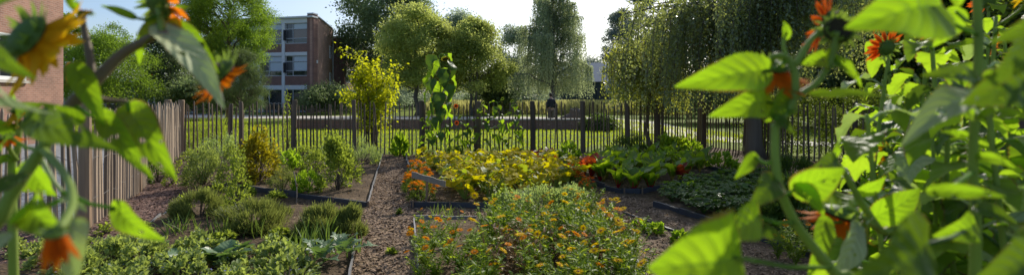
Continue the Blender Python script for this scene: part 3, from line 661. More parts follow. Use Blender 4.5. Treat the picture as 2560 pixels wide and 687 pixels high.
def pavilion():
    r = empty('glass_pavilion', (0, 0, 0), 'low dark glazed pavilion behind the bicycles under the trees', 'building')
    A = (-39.5, 50.0); B = (-32.0, 50.5); Mx, at, L, ang = wallframe(A, B)
    mb = MB(); addbox(mb, Mx, at, -.4, L+.4, -5, .6, 3.1, 3.4); mb.obj('roof', M['concrete'], r)
    mb = MB(); addbox(mb, Mx, at, .05, L-.05, -4.5, -.3, 0, 3.09); mb.obj('wall', M['roofdark'], r)
    n = 5
    for i in range(n):
        s0 = i*L/n; s1 = (i+1)*L/n; mb = MB()
        for q in ((s0, s0+.1, .0, 3.09), (s1-.1, s1-.002, 0, 3.09), (s0+.1, s1-.1, 0, .12), (s0+.1, s1-.1, 2.1, 2.2)): addbox(mb, Mx, at, q[0], q[1], -.1, .02, q[2], q[3])
        f = mb.obj('window', M['frame_grey'], r); g = MB(); addbox(g, Mx, at, s0+.1, s1-.1, -.08, -.05, .12, 3.08); g.obj('pane', M['glass'], f)
pavilion()
def canopyroof():
    r = empty('entrance_canopy', (-44, 52, 0), 'white flat canopy roof showing above the trees beside the brick house', 'canopy roof')
    mb = MB(); mb.box((0, 0, 7.4), (5.6, 3, .35)); mb.obj('roof', M['frame_white'], r)
    for x in (-2.5, 2.5):
        mb = MB(); mb.tube([(x, 0, 0), (x, 0, 7.2)], .12, 8); mb.obj('pole', M['metal'], r)
canopyroof()
M['van_white'] = solid('van_white', (.6, .62, .64), .3, .05, spec=.6); M['rubber'] = solid('rubber', (.02, .02, .02), .8)
def van():
    b = W(176, 245, 42); r = empty('delivery_van', (b.x, 42, 0), 'pale delivery van parked beyond the gravel beside the brick house', 'van', rz=R(80))
    pr = [(-2.4, .45), (2.3, .45), (2.45, .9), (2.2, 1.15), (1.6, 1.85), (1.3, 2.2), (-2.35, 2.25), (-2.45, 1.8)]; n = len(pr); w = .92
    mb = MB(); v = [(x, -w, z) for x, z in pr]+[(x, w, z) for x, z in pr]
    mb.add(v, [tuple(range(n)), tuple(range(2*n-1, n-1, -1))]+[(i, n+i, n+(i+1) % n, (i+1) % n) for i in range(n)]); mb.obj('body', M['van_white'], r)
    mb = MB(); mb.add([(1.66, -.8, 1.8), (2.16, -.8, 1.22), (2.16, .8, 1.22), (1.66, .8, 1.8)], [(0, 1, 2, 3)]); 
    mb.add([(1.65+.03, -.8, 1.83), (2.2, -.8, 1.2), (2.2, .8, 1.2), (1.68, .8, 1.83)], [(0, 1, 2, 3)]); mb.obj('windscreen', M['glass'], r)
    for sy in (-1, 1):
        mb = MB(); mb.box((1.0, sy*.925, 1.6), (1.0, .012, .6)); mb.obj('window', M['glass'], r)
        for x in (-1.5, 1.5):
            mb = MB(); mb.lathe([(.16, -.1), (.33, -.1), (.35, 0), (.33, .1), (.16, .1)], 16, Matrix.Rotation(PI/2, 3, 'X'), (x, sy*.86, .34)); wl = mb.obj('wheel', M['rubber'], r)
            mb = MB(); mb.lathe([(.001, .08), (.15, .09), (.17, .06)], 12, Matrix.Rotation(PI/2*sy*-1, 3, 'X'), (x, sy*.86, .34)); mb.obj('rim', M['metal'], wl)
        mb = MB(); mb.box((2.40, sy*.7, .86), (.06, .3, .14)); mb.obj('headlight', M['frame_white'], r)
    mb = MB(); mb.box((2.42, 0, .52), (.14, 1.8, .2)); mb.obj('bumper', M['frame_dark'], r)
van()
# banners on poles
M['banner'] = None
def banner_mat():
    t = NT('banner_cloth'); tc = t.n('ShaderNodeTexCoord').outputs['Object']; sx = t.n('ShaderNodeSeparateXYZ'); t.l(tc, sx.inputs[0])
    wv = t.noise(2.2, tc, 2); k = t.math('ADD', t.math('MULTIPLY', sx.outputs[2], .28), t.math('MULTIPLY', wv, .35))
    c = t.ramp(k, [(.0, (.70, .16, .02)), (.62, (.72, .18, .03)), (.66, (.30, .33, .38)), (.86, (.16, .18, .22)), (1., (.55, .22, .12))])
    p = t.n('ShaderNodeBsdfPrincipled'); t.l(c, p.inputs['Base Color']); p.inputs['Roughness'].default_value = .7
    b = t.n('ShaderNodeBsdfTranslucent'); t.l(c, b.inputs[0]); ms = t.n('ShaderNodeMixShader'); ms.inputs[0].default_value = .4
    t.l(p.outputs[0], ms.inputs[1]); t.l(b.outputs[0], ms.inputs[2]); t.l(ms.outputs[0], t.out.inputs[0]); return t.m
M['banner'] = banner_mat()
def bannerpole(px, d, top, bot, w, label):
    b = W(px, 245, d); zt = W(0, top, d).z; zb = W(0, bot, d).z
    r = empty('banner_pole', (b.x, d, 0), label, 'banner')
    mb = MB(); mb.tube([(0, 0, 0), (0, 0, zt+.3)], [.07, .045], 8); mb.obj('pole', M['metal'], r)
    n = 8; v = []; 
    for i in range(n+1):
        for j in range(4): v.append((-.06-w*j/3, .06*math.sin(i*.9+j*1.3), (zt-zb)*i/n))
    mb = MB(); mb.add(v, [(i*4+j, i*4+j+1, (i+1)*4+j+1, (i+1)*4+j) for i in range(n) for j in range(3)]); mb.obj('banner_cloth', M['banner'], r, (0, 0, zb), True)
bannerpole(385, 40, 138, 205, .5, 'orange and grey banner on a thin pole left of the big robinia')
bannerpole(184, 38, 155, 214, .55, 'orange and grey banner on a pole beside the brick house')
# bicycles
def bicycle():
    r = empty('bicycle', (0, 0, 0), 'dark parked bicycle among others in the row behind the fence', 'bicycle', 'bicycles parked behind the fence')
    for x in (-.52, .52):
        mb = MB(); mb.lathe([(.31, -.018), (.345, -.02), (.352, 0), (.345, .02), (.31, .018), (.305, 0), (.31, -.018)], 20, Matrix.Rotation(PI/2, 3, 'X'), (x, 0, .35)); w = mb.obj('wheel', M['rubber'], r)
        mb = MB()
        for k in range(8): mb.tube([(x, 0, .35), (x+.31*math.cos(k*PI/4), 0, .35+.31*math.sin(k*PI/4))], .005, 3)
        mb.obj('spoke', M['metal'], w)
    mb = MB()
    for a, b in (((-.52, 0, .35), (-.12, 0, .30)), ((-.12, 0, .30), (-.25, 0, .88)), ((-.52, 0, .35), (-.23, 0, .78)), ((-.12, 0, .30), (.36, 0, .72)), ((-.23, 0, .78), (.34, 0, .80)), ((.52, 0, .35), (.32, 0, .95))): mb.tube([a, b], .02, 6)
    mb.obj('frame', M['frame_dark'], r)
    mb = MB(); mb.tube([(.22, -.28, 1.02), (.34, -.2, 1.04), (.33, 0, .97), (.34, .2, 1.04), (.22, .28, 1.02)], .018, 6); mb.obj('handlebar', M['metal'], r)
    mb = MB(); mb.box((-.27, 0, .91), (.26, .15, .06)); mb.obj('saddle', M['rubber'], r)
    return r
bk = bicycle(); first = True
for px, d in [(176, 37), (190, 38), (205, 37.4), (250, 39), (268, 38.4), (300, 39.5), (322, 38.7), (345, 39.6), (372, 38.8), (392, 39.4), (418, 39), (440, 39.7), (672, 44), (688, 43.5), (702, 44.2), (716, 43.8)]:
    p = W(px, 245, d); 
    if first: bk.location = (p.x, d, .012); bk.rotation_euler = (0, 0, R(70)); first = False
    else: copy_thing(bk, (p.x, d, .012), R(U(50, 110)))

# ------------------------------------------------------------------ trees
def limb(mb, a, b, r0, r1, sag=.0, n=6, jit=.05, k=6):
    a = np.array(a, float); b = np.array(b, float); L = np.linalg.norm(b-a); t = np.linspace(0, 1, n+1)[:, None]
    P = a*(1-t)+b*t; P[:, 2] += (np.sin(t[:, 0]*PI))*sag*L; P[1:-1] += rng.normal(0, jit*L*.5, (n-1, 3))
    mb.tube(P, np.linspace(r0, r1, n+1), k, U(.2, .8)); return P
def tree(name, label, px, d, top, bot, rx, mat, nl, ls, tr, ncl, prof, bark='bark', ry=None, cs=.16, tmpl=QUAD, cat='tree', lean=0, group=None, trunks=1, droop=.2, gap=1.0):
    """top / bot: photo rows of the crown; rx: crown half width in metres; prof(t): relative radius at height t"""
    b = W(px, 245, d); zt = W(0, top, d).z; zb = W(0, bot, d).z; hh = zt-zb; ry = ry or rx
    r = empty(name, (b.x, d, 0), label, cat, group)
    cl = []
    while len(cl) < ncl:
        t = random.random(); a = U(0, 2*PI); q = random.random()**.3*prof(t)
        q *= 1+.42*mnoise.noise(Vector((math.cos(a)*1.3+px, math.sin(a)*1.3, t*3.1+d))); p = np.array([rx*q*math.cos(a), ry*q*math.sin(a), zb+hh*t+.10*hh*mnoise.noise(Vector((math.cos(a)*1.5, math.sin(a)*1.5+px, d)))])
        if gap < 1 and onoise(p+b.x, 1.7/rx) > gap: continue
        cl.append(p)
    cl = np.array(cl); nl = int(nl*(1.5 if bark == 'bark' else 1.2)); ls *= 1.42; cs *= 1.06
    tb = MB()
    for tk in range(trunks):
        ox = (tk-(trunks-1)/2)*.35
        pts = [np.array([ox, 0, -.1]), np.array([ox*1.1+U(-.05, .05)*tr, 0, zb*.6]), np.array([ox*1.5+lean*.5, 0, zb+hh*.35]), np.array([ox*2+lean, 0, zb+hh*.86])]
        tt = np.linspace(0, 1, 12); P = np.stack([np.interp(tt, [0, .3, .6, 1], [q[i] for q in pts]) for i in range(3)], -1); P[1:, :2] += rng.normal(0, tr*.35, (11, 2))
        tb.tube(P, tr*(1-.86*tt)*(1+.35*np.exp(-tt*30)), 9, .5)
    nlb = min(30, ncl//3)
    for c in cl[rng.permutation(ncl)[:nlb]]:
        z0 = min(max(zb*.8, c[2]-np.hypot(c[0], c[1])*.75), zb+hh*.8); f = (z0/(zb+hh)); a = np.array([lean*f, 0, z0])
        P = limb(tb, a, c, tr*.42*(1-f*.6), tr*.06, .08, 6, .07, 5)
        for c2 in cl[np.argsort(((cl-c)**2).sum(1))[1:4]]: limb(tb, P[3], c2, tr*.14, tr*.04, 0, 4, .08, 4)
    tb.obj('trunk', M[bark], r, smooth=True)
    ctone = rng.uniform(0, 1, ncl)
    k = rng.integers(0, ncl, nl); g = rng.normal(0, 1, (nl, 3))*np.array([rx*cs, ry*cs, rx*cs*.62])
    P = cl[k]+g; P[:, 2] -= droop*np.linalg.norm(g[:, :2], axis=1)
    al = rdir(nl)+np.array([0, 0, -.35])+.5*nrmz(g)
    hint = rdir(nl)*.8+np.array([0, 0, 1.0])
    cb = MB(); cb.scatter(tmpl, P, frames(al, hint), ls*rng.uniform(.65, 1.3, nl), np.clip(ctone[k]+rng.normal(0, .18, nl), 0, 1))
    cb.obj('crown', M[mat], r); return r
dome = lambda t: math.sqrt(max(0, 1-(1.15*t-.22)**2*1.15)) if t < .98 else .1
cone = lambda t: (1-t)**.8*.95+.08
colm = lambda t: .35+.65*math.sin(PI*min(1, .15+t*.85))**.8
vase = lambda t: .45+.55*math.sin(PI*min(.98, .1+.8*t))
tree('robinia', 'bright green feathery robinia rising out of the frame in front of the school', 572, 27, -70, 165, 2.2, 'robinia', 52000, .085, .16, 190, vase, cs=.105, tmpl=SLIM)
tree('pine_tree', 'dark bushy pine standing in front of the school below the robinia', 603, 25, 128, 262, 1.1, 'pine', 22000, .085, .12, 70, dome, cs=.17, tmpl=NEEDLE)
tree('locust_tree', 'rounded fresh green locust tree beside the brick house with a thin leader on top', 272, 31, 92, 235, 2.5, 'robinia', 20000, .10, .13, 80, dome, cs=.15, tmpl=SLIM)
tree('locust_sapling', 'thin upright top of a young locust showing above the rounded tree', 288, 33, 62, 150, .75, 'robinia', 3500, .09, .05, 22, colm, cs=.22, tmpl=SLIM)
tree('shade_tree', 'dark shaded tree between the banner and the robinia', 425, 36, 88, 232, 2.2, 'darktree', 16000, .11, .16, 70, dome, cs=.16)
tree('street_tree', 'half hidden dark tree behind the brick house corner', 168, 40, 45, 225, 1.6, 'robinia', 9000, .12, .12, 50, dome, cs=.16)
tree('dark_maple', 'tall dark tree behind the school roof reaching the top of the photo', 968, 62, -45, 185, 5.7, 'darktree', 40000, .20, .34, 150, vase, 'bark_far', cs=.13)
tree('round_maple', 'broad round yellowish tree with a forked dark trunk left of the tall sunflower', 1043, 42, 18, 205, 3.35, 'round', 36000, .125, .24, 150, dome, 'bark_far', cs=.12)
tree('round_maple', 'round yellowish tree with two slim trunks right of the tall sunflower', 1185, 43, 55, 215, 3.0, 'round', 30000, .125, .15, 130, dome, 'bark_far', cs=.12, trunks=2)
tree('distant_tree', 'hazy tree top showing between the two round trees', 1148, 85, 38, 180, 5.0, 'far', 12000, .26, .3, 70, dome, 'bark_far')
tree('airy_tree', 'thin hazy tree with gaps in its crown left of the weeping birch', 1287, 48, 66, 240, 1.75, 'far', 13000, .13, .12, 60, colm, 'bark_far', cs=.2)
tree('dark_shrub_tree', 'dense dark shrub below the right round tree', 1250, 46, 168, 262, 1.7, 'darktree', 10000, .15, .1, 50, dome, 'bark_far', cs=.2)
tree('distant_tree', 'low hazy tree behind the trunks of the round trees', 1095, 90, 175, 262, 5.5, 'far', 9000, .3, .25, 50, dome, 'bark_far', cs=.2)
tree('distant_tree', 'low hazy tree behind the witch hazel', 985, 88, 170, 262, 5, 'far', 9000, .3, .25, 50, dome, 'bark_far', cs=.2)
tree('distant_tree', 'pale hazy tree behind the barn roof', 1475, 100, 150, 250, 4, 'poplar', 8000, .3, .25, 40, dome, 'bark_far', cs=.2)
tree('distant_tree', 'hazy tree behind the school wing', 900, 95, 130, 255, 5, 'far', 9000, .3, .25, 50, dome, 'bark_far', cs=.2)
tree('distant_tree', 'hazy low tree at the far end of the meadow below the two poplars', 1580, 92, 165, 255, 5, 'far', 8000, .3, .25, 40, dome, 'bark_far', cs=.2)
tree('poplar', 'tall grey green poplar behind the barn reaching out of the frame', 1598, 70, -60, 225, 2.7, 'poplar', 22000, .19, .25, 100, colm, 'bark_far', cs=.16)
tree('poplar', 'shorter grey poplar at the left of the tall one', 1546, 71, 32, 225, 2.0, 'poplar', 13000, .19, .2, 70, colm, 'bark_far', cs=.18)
for i, (px, d, tp, rx, m, lb) in enumerate([(2180, 24, -60, 3.0, 'darktree', 'dark tree above the hedge behind the orange sunflowers'), (2330, 20, -50, 2.7, 'hedge', 'dark glossy tree above the hedge behind the grey leaf'), (2480, 22, -80, 3.0, 'darktree', 'dark tree behind the sunflowers at the right edge'), (2640, 17, -40, 2.6, 'hedge', 'shaded tree cut by the right edge of the photo'), (2050, 30, 10, 3.6, 'darktree', 'shaded tree behind the trunk side of the weeping willow')]):
    tree('shade_tree', lb, px, d, tp, 240, rx, m, 17000, .13, .2, 80, dome, cs=.15, gap=.28)
# shrubs that close the view under the trees
for px, d, tp, rx, m, lb in [(820, 46, 215, 2.2, 'darktree', 'low dark shrub at the foot of the school side wall'), (1330, 55, 205, 2.4, 'far', 'pale shrub at the foot of the airy tree'), (1215, 60, 215, 2.6, 'darktree', 'dark shrub behind the right round tree'), (960, 58, 205, 2.8, 'far', 'hazy shrub behind the witch hazel'), (1120, 66, 222, 3.4, 'far', 'hazy shrub behind the tall sunflower'), (1690, 40, 195, 2.6, 'darktree', 'shaded shrub behind the left half of the weeping willow'), (1600, 55, 205, 2.4, 'far', 'hazy shrub at the right of the barn'), (1790, 30, 200, 2.3, 'darktree', 'shaded shrub beyond the fence under the willow'), (1500, 23.2, 292, .75, 'darkherb', 'low dark shrub at the end of the brick wall'), (2020, 26, 170, 3.2, 'darktree', 'shaded shrub behind the hedge at the willow trunk'), (520, 34, 205, 1.9, 'darktree', 'dark shrub under the robinia'), (230, 44, 205, 2.2, 'darktree', 'dark shrub behind the bicycles at the left')]:
    tree('shrub', lb, px, d, tp, 262 if d > 24 else 325, rx, m, 6000 if d > 24 else 4000, .14 if d > 24 else .06, .05, 40, dome, cs=.2, cat='shrub')

def weeping(name, label, x, y, ztr, limbs, nst, zmin, mat, ls, dens, tr, splay=.25, lean=(0, 0), bark='bark'):
    r = empty(name, (x, y, 0), label, 'tree'); tb = MB(); ZT = max(l[2] for l in limbs)
    tt = np.linspace(0, 1, 10); P = np.stack([tt*lean[0]+rng.normal(0, .04, 10), tt*lean[1]+rng.normal(0, .04, 10), tt*ztr-.1], -1)
    tb.tube(P, tr*(1-.6*tt)*(1+.4*np.exp(-tt*25)), 12, .5); arcs = []
    for a, Rr, za, z0 in limbs:
        t = np.linspace(0, 1, 9); z0 = min(z0, ztr)
        q = np.stack([lean[0]*z0/ztr+Rr*math.cos(a)*t, lean[1]*z0/ztr+Rr*math.sin(a)*t, z0+(za-z0)*np.sin(t*PI*.62)/1.0-(.10*Rr)*t**3], -1); q[1:] += rng.normal(0, .05*Rr*.5, (8, 3))
        tb.tube(q, tr*.38*(1-.88*t), 6, .4); arcs.append(q)
    LP = []; LA = []; LT = []
    for _ in range(nst):
        q = arcs[random.randrange(len(arcs))]; u = random.random()**.7*7.9; i = int(u); p = q[i]+(q[i+1]-q[i])*(u-i)+rng.normal(0, .18, 3)*(1, 1, .5)
        z1 = zmin+abs(random.gauss(0, .75)); L = max(.4, min(p[2]-z1, U(.9, 3.2))); n = int(L/dens); t = np.linspace(0, 1, n+2)
        dx = p[:2]/max(.3, np.hypot(*p[:2]))*splay*L*U(.1, .9); c = np.stack([p[0]+dx[0]*np.sin(t*1.5)+rng.normal(0, .02, n+2).cumsum()*.5, p[1]+dx[1]*np.sin(t*1.5)+rng.normal(0, .02, n+2).cumsum()*.5, p[2]+.12*np.sin(t*PI)*L*.5-L*t**1.3], -1)
        if random.random() < .2: tb.tube(c[::4] if len(c) > 8 else c[::2], .0065, 3, .2, cap=False)
        LP.append(c); ton = U(.1, .9); LT.append(np.full(n+2, ton)); LA.append(np.stack([rng.normal(0, .7, n+2), rng.normal(0, .7, n+2), rng.normal(-.9, .35, n+2)], -1))
    tb.obj('trunk', M[bark], r, smooth=True)
    LP = np.concatenate(LP); LA = np.concatenate(LA); LT = np.concatenate(LT); n = len(LP)
    cb = MB(); cb.scatter(QUAD, LP+rng.normal(0, .03, (n, 3)), frames(LA, rdir(n)+np.array([0, -.2, .4])), ls*rng.uniform(.7, 1.3, n), np.clip(LT+rng.normal(0, .2, n), 0, 1))
    cb.obj('crown', M[mat], r); return r
lim = []
for i in range(34):
    a = 2*PI*i/34*1.0+U(-.1, .1); ca = math.cos(a)
    Rr = U(1.6, 3.0)+(.9 if ca < -.5 else 0); za = U(4.5, 5.8) if ca > -.5 else U(3.4, 4.4)
    lim.append((a, Rr*U(.7, 1.05), za, U(2.2, 3.4)))
weeping('weeping_willow', 'large weeping tree with a thick trunk standing in the right corner of the garden', 5.95, 12.3, 4.3, lim, 2200, 1.15, 'weep_dark', .075, .05, .2)
lim = [(U(0, 2*PI), U(.7, 1.15), U(2.75, 3.25), U(1.6, 2.4)) for i in range(12)]
weeping('weeping_birch', 'smaller weeping tree forming the low yellow green dome left of the big one', 4.05, 14.8, 2.9, lim, 620, 1.05, 'weep', .078, .05, .07)
b = W(1383, 245, 38); lim = [(U(0, 2*PI), (1.15+2.5*(1-t)**.6)*U(.75, 1.05), 2.8+7.0*t+U(0, .8), 2.2+6.6*t) for t in np.linspace(0, 1, 34)]
weeping('silver_birch', 'hazy drooping birch standing alone in the middle beyond the wall', b.x, 38, 9.9, lim, 2300, 1.5, 'birch', .125, .085, .17, .10, bark='bark_far')
# slender trunks beside the fence on the right
for px, py, rad, tp, lb in [(1757, 362, .09, 120, 'slim dark trunk rising behind the fence under the weeping tree')]:
    g = G(px, py); r = empty('bare_trunk', (g.x, g.y+.3, 0), lb, 'tree'); mb = MB(); limb(mb, (0, 0, -.1), (.1, .1, 3.2), rad, rad*.6, 0, 7, .02, 9); mb.obj('trunk', M['bark'], r, smooth=True)
    mb = MB(); limb(mb, (.05, 0, 1.9), (.8, .3, 3.1), rad*.4, .015, .1); mb.obj('limb', M['bark'], r, smooth=True)

# yellow green small tree (witch hazel) at the fence
def witch():
    g = G(912, 372); r = empty('witch_hazel', (g.x, g.y+.6, 0), 'sunlit yellow green small tree with many thin stems in front of the school', 'tree')
    d = g.y+.6; tb = MB(); tips = []
    for i in range(13):
        a = U(-PI, PI); hx = U(.2, 1.0); end = np.array([hx*math.cos(a)*1.0+U(-.1, .1), hx*math.sin(a)*.8, U(1.5, 2.75)-hx*.35]); s = np.array([.12*math.cos(a), .12*math.sin(a), 0])
        P = limb(tb, s, end, .022, .006, .06, 7, .04, 5); tips += [P[3], P[4], P[5], P[6], P[7]]
        for k in range(5):
            j = random.randint(2, 6); e = P[j]+np.array([U(-.5, .5), U(-.4, .4), U(-.05, .45)]); Q = limb(tb, P[j], e, .008, .003, .05, 4, .06, 4); tips += list(Q[1:])
    tb.obj('stem', M['twig'], r, smooth=True); tips = np.array(tips)
    n = 4600; k = rng.integers(0, len(tips), n); P = tips[k]+rng.normal(0, .075, (n, 3)); P = P[P[:, 2] > .35]; n = len(P)
    al = np.stack([rng.normal(0, .8, n), rng.normal(0, .8, n), rng.normal(-.35, .5, n)], -1)
    cb = MB(); cb.scatter(OVAL, P, frames(al, rdir(n)*.7+np.array([0, 0, 1])), rng.uniform(.06, .115, n), np.clip(rng.normal(.55, .25, n)+.15*(P[:, 2]-1.5), 0, 1)); cb.obj('crown', M['witch'], r); r.scale = (1.22, 1.1, 1.13)
witch()
def hedge():
    a = np.array(G(1775, 356)[:2]); pts = [np.array(G(px, py)[:2])+np.array([.3, .9]) for px, py in [(1870, 376), (1965, 398), (2131, 405), (2301, 430)]]+[np.array([6.3, 6.6]), np.array([7.1, 4.0])]
    r = empty('hedge', (pts[0][0], pts[0][1], 0), 'tall dark clipped hedge with small lit leaves behind the right fence', 'hedge'); P0 = np.array([*pts[0], 0])
    cb = MB(); tb = MB()
    for a, b in zip(pts[:-1], pts[1:]):
        L = np.linalg.norm(b-a); n = int(L*7500); u = rng.uniform(0, 1, n); nn = np.array([b[1]-a[1], a[0]-b[0]])/L
        z = rng.uniform(.02, 1, n)**.85*(1.62+.12*np.sin(u*L*2.1)); off = rng.normal(0, .16, n)-.05
        q = a+(b-a)*u[:, None]+nn*off[:, None]; P = np.c_[q, z]-P0
        keep = np.array([onoise(p, 2.6) < .22 for p in P]); P = P[keep]; m = len(P)
        al = rdir(m)+np.array([0, 0, -.2]); cb.scatter(QUAD, P, frames(al, rdir(m)+np.array([0, 0, .5])), rng.uniform(.035, .065, m), rng.uniform(0, 1, m))
        for i in range(int(L*5)):
            u = random.random(); q = a+(b-a)*u; tb.tube([np.array([q[0], q[1], 0])-P0, np.array([q[0]+U(-.1, .1), q[1]+U(-.1, .1), 1.4])-P0], [.014, .006], 4)
    cb.obj('foliage', M['hedge'], r); tb.obj('stem', M['twig'], r)
hedge()

# ------------------------------------------------------------------ garden plants
def ground(px, py): g = G(px, py); return Vector((g.x, g.y, gz(g.x, g.y)))
def P3(q): return (q[0], q[1], gz(q[0], q[1]))
def bushmesh(name, R0, Hh, n, tmpl, lo, hi, mat, up=.5, dens=.35, stems=14, tone=.5, tv=.22, cl=26):
    c = rdir(cl); c[:, 2] = abs(c[:, 2]); c = c*rng.uniform(.55, 1, (cl, 1))**.5*np.array([R0, R0, Hh]); ct = rng.uniform(-.25, .25, cl)
    k = rng.integers(0, cl, n); P = c[k]+rng.normal(0, 1, (n, 3))*np.array([R0, R0, Hh*.8])*.13; P[:, 2] = abs(P[:, 2])
    out = nrmz(P*np.array([1, 1, .6])+1e-3); al = out*.7+rdir(n)*.6+np.array([0, 0, up])
    mb = MB(); mb.scatter(tmpl, P, frames(al, rdir(n)*.6+np.array([0, 0, 1])+out*.3), rng.uniform(lo, hi, n), np.clip(tone+ct[k]+rng.normal(0, tv, n), 0, 1))
    fol = mb.mesh(name, M[mat]); mb = MB()
    for i in range(stems):
        q = c[i % cl]*.9; mb.tube([(q[0]*.08, q[1]*.08, -.03), (q[0]*.5, q[1]*.5, q[2]*.6), tuple(q)], [.008, .006, .003], 4)
    return fol, mb.mesh('stem', M['twig'])
def bush(px, py, Rpx, Hpx, label, cat, n, tmpl, lo, hi, mat, name='shrub', group=None, **kw):
    g = ground(px, py); s = g.y/F; f, st = bushmesh('foliage', Rpx*s*(.97 if py < 500 else .88), Hpx*s*(1 if py < 500 else .9), n, tmpl, lo, hi, mat, **kw)
    r = empty(name, g, label, cat, group); put('foliage', f, r); put('stem', st, r); return r
def flowerbits(r, g, Rm, Hm, n, mat, size, name='flower', top=.6):
    T = leafgrid(1, 1, lambda T: .3+0*T, 0, .1); mb = MB()
    for k in range(5): mb.scatter(QUAD, [(0, 0, 0)], frames([[math.cos(k*1.256), math.sin(k*1.256), .3]], [[0, 0, 1]]), size*.5, .5)
    me = mb.mesh(name, M[mat])
    for i in range(n):
        a = U(0, 6.28); q = U(0, 1)**.5; put(name, me, r, (Rm*q*math.cos(a), Rm*q*math.sin(a), Hm*(1-.4*q*q)*U(top, 1.08)), (U(-.6, .6), U(-.6, .6), U(0, 6)))
# back-left bed, from the corner along the fence
bush(530, 372, 56, 78, 'tall dark green rosemary-like shrub growing against the fence in the left corner', 'shrub', 3200, NEEDLE, .05, .11, 'herb', up=1.2)
bush(553, 428, 55, 80, 'grey green loose shrub behind the yellow bush', 'shrub', 2600, OVAL, .03, .05, 'greyherb', up=.6)
bush(508, 474, 42, 90, 'light green fine leaved herb with pale flower heads beside the bark path', 'herb', 3000, LANCE, .03, .06, 'borage', up=.7)
bush(648, 462, 47, 118, 'bright yellow leaved shrub on bare stems in the back left bed', 'shrub', 1900, OVAL, .05, .085, 'yellowbush', up=.1)
bush(706, 492, 38, 55, 'small rounded olive green herb in front of the yellow shrub', 'herb', 2400, SLIM, .02, .04, 'thyme')
bush(726, 432, 30, 48, 'small fresh green leafy plant right of the yellow shrub', 'plant', 700, OVAL, .04, .07, 'bright')
bush(770, 490, 36, 50, 'bright green lettuce-like plant at the front of the back left bed', 'vegetable', 1500, SLIM, .03, .07, 'bright', up=.8)
bush(843, 486, 48, 130, 'tall mid green bushy plant in front of the fence beside the bare soil', 'shrub', 2600, OVAL, .035, .06, 'herb', up=.4)
bush(790, 440, 36, 60, 'loose green plant left of the tall bushy one', 'plant', 1100, OVAL, .03, .055, 'herb')
bush(905, 412, 42, 52, 'grey lavender cushion at the foot of the fence by the path', 'herb', 1700, NEEDLE, .05, .09, 'greyherb', up=1.)
bush(823, 400, 34, 30, 'silvery grey low herb at the foot of the fence', 'herb', 1100, NEEDLE, .05, .08, 'greyherb')
bush(585, 480, 34, 105, 'thin twiggy green plant tied to a cane', 'plant', 900, OVAL, .025, .045, 'herb', up=.4)
bush(590, 560, 34, 150, 'tall leggy plant with small leaves at the front edge of the back left bed', 'plant', 1000, OVAL, .022, .04, 'herb', up=.5)
bush(430, 470, 20, 46, 'small weedy plant on the bark path', 'weed', 260, OVAL, .025, .045, 'herb')
bush(395, 462, 26, 70, 'bindweed-like green plant at the foot of the left fence', 'weed', 420, OVAL, .03, .05, 'darkherb')
bush(720, 372, 16, 140, 'thin green climbing plant on the dark fence left of the post', 'climber', 420, OVAL, .04, .07, 'herb')
bush(1000, 392, 16, 42, 'small bright green foxglove-like plant at the fence by the path', 'plant', 160, LANCE, .16, .28, 'bright', up=.8)
# front-left bed
bush(500, 556, 60, 66, 'round olive green thyme cushion at the left of the front bed', 'herb', 6500, NEEDLE, .04, .075, 'thyme', up=.8)
bush(630, 586, 92, 66, 'wide dark green thyme cushion in the middle of the front bed', 'herb', 7500, NEEDLE, .04, .075, 'thyme', up=.8, tone=.35)
bush(800, 608, 64, 76, 'rounded green thyme cushion left of its twin', 'herb', 6500, NEEDLE, .04, .075, 'thyme', up=.8)
bush(868, 610, 46, 72, 'rounded green thyme cushion at the corner beside the wood chip path', 'herb', 5500, NEEDLE, .04, .075, 'thyme', up=.8, tone=.6)
bush(585, 525, 26, 40, 'leafy green weed between two thyme cushions', 'weed', 420, OVAL, .03, .05, 'herb')
def bladetuft(px, py, n, L, label, mat='blade', sp=.10, cat='herb', name='chives'):
    g = ground(px, py); r = empty(name, g, label, cat); al = np.stack([rng.normal(0, .28, n), rng.normal(0, .28, n), np.ones(n)], -1)
    mb = MB(); mb.scatter(BLADE, np.stack([rng.normal(0, sp, n), rng.normal(0, sp, n), np.zeros(n)-.01], -1), frames(al, rdir(n)*(1, 1, .1)), rng.uniform(.5, 1, n)*L*1.0, rng.uniform(0, 1, n)); mb.obj('foliage', M[mat], r)
for a in [(795, 640, 40, .34, 'upright chives in front of the twin thyme cushions'), (760, 668, 26, .32, 'thin arching onion leaves left of the chives'), (640, 600, 30, .26, 'grassy onion leaves in front of the dark thyme cushion'), (440, 600, 40, .24, 'small grassy tuft at the left of the front bed'), (560, 600, 30, .25, 'grassy tuft below the round thyme cushion'), (690, 560, 20, .2, 'short grassy tuft at the board edging'), (1110, 548, 26, .22, 'grass tuft growing on the cross path'), (860, 648, 20, .22, 'few grass blades at the corner of the front bed')]: bladetuft(*a)
# borage patch
bor = [bushmesh('foliage', .17, .22, 420, OVAL, .03, .055, 'borage', up=.5, cl=14) for _ in range(4)]
def borage(q, sc, lab):
    f, s = random.choice(bor); r = empty('borage', P3(q), lab, 'herb', 'borage plants along the front edge of the left bed', U(0, 6), sc); put('foliage', f, r); put('stem', s, r); flowerbits(r, None, .15, .23, random.randint(2, 5), 'blue', .02)
for q in spread(polyG([(200, 650), (330, 632), (450, 655), (520, 668), (640, 665), (700, 650), (730, 690), (760, 800), (150, 800)]), .21): borage(q, U(.6, 1.05), 'fuzzy grey green borage plant with small blue flowers')
for q in [(70, 655), (30, 640), (120, 690)]:
    borage(ground(*q), .8, 'pale borage plant by the bark path at the left')
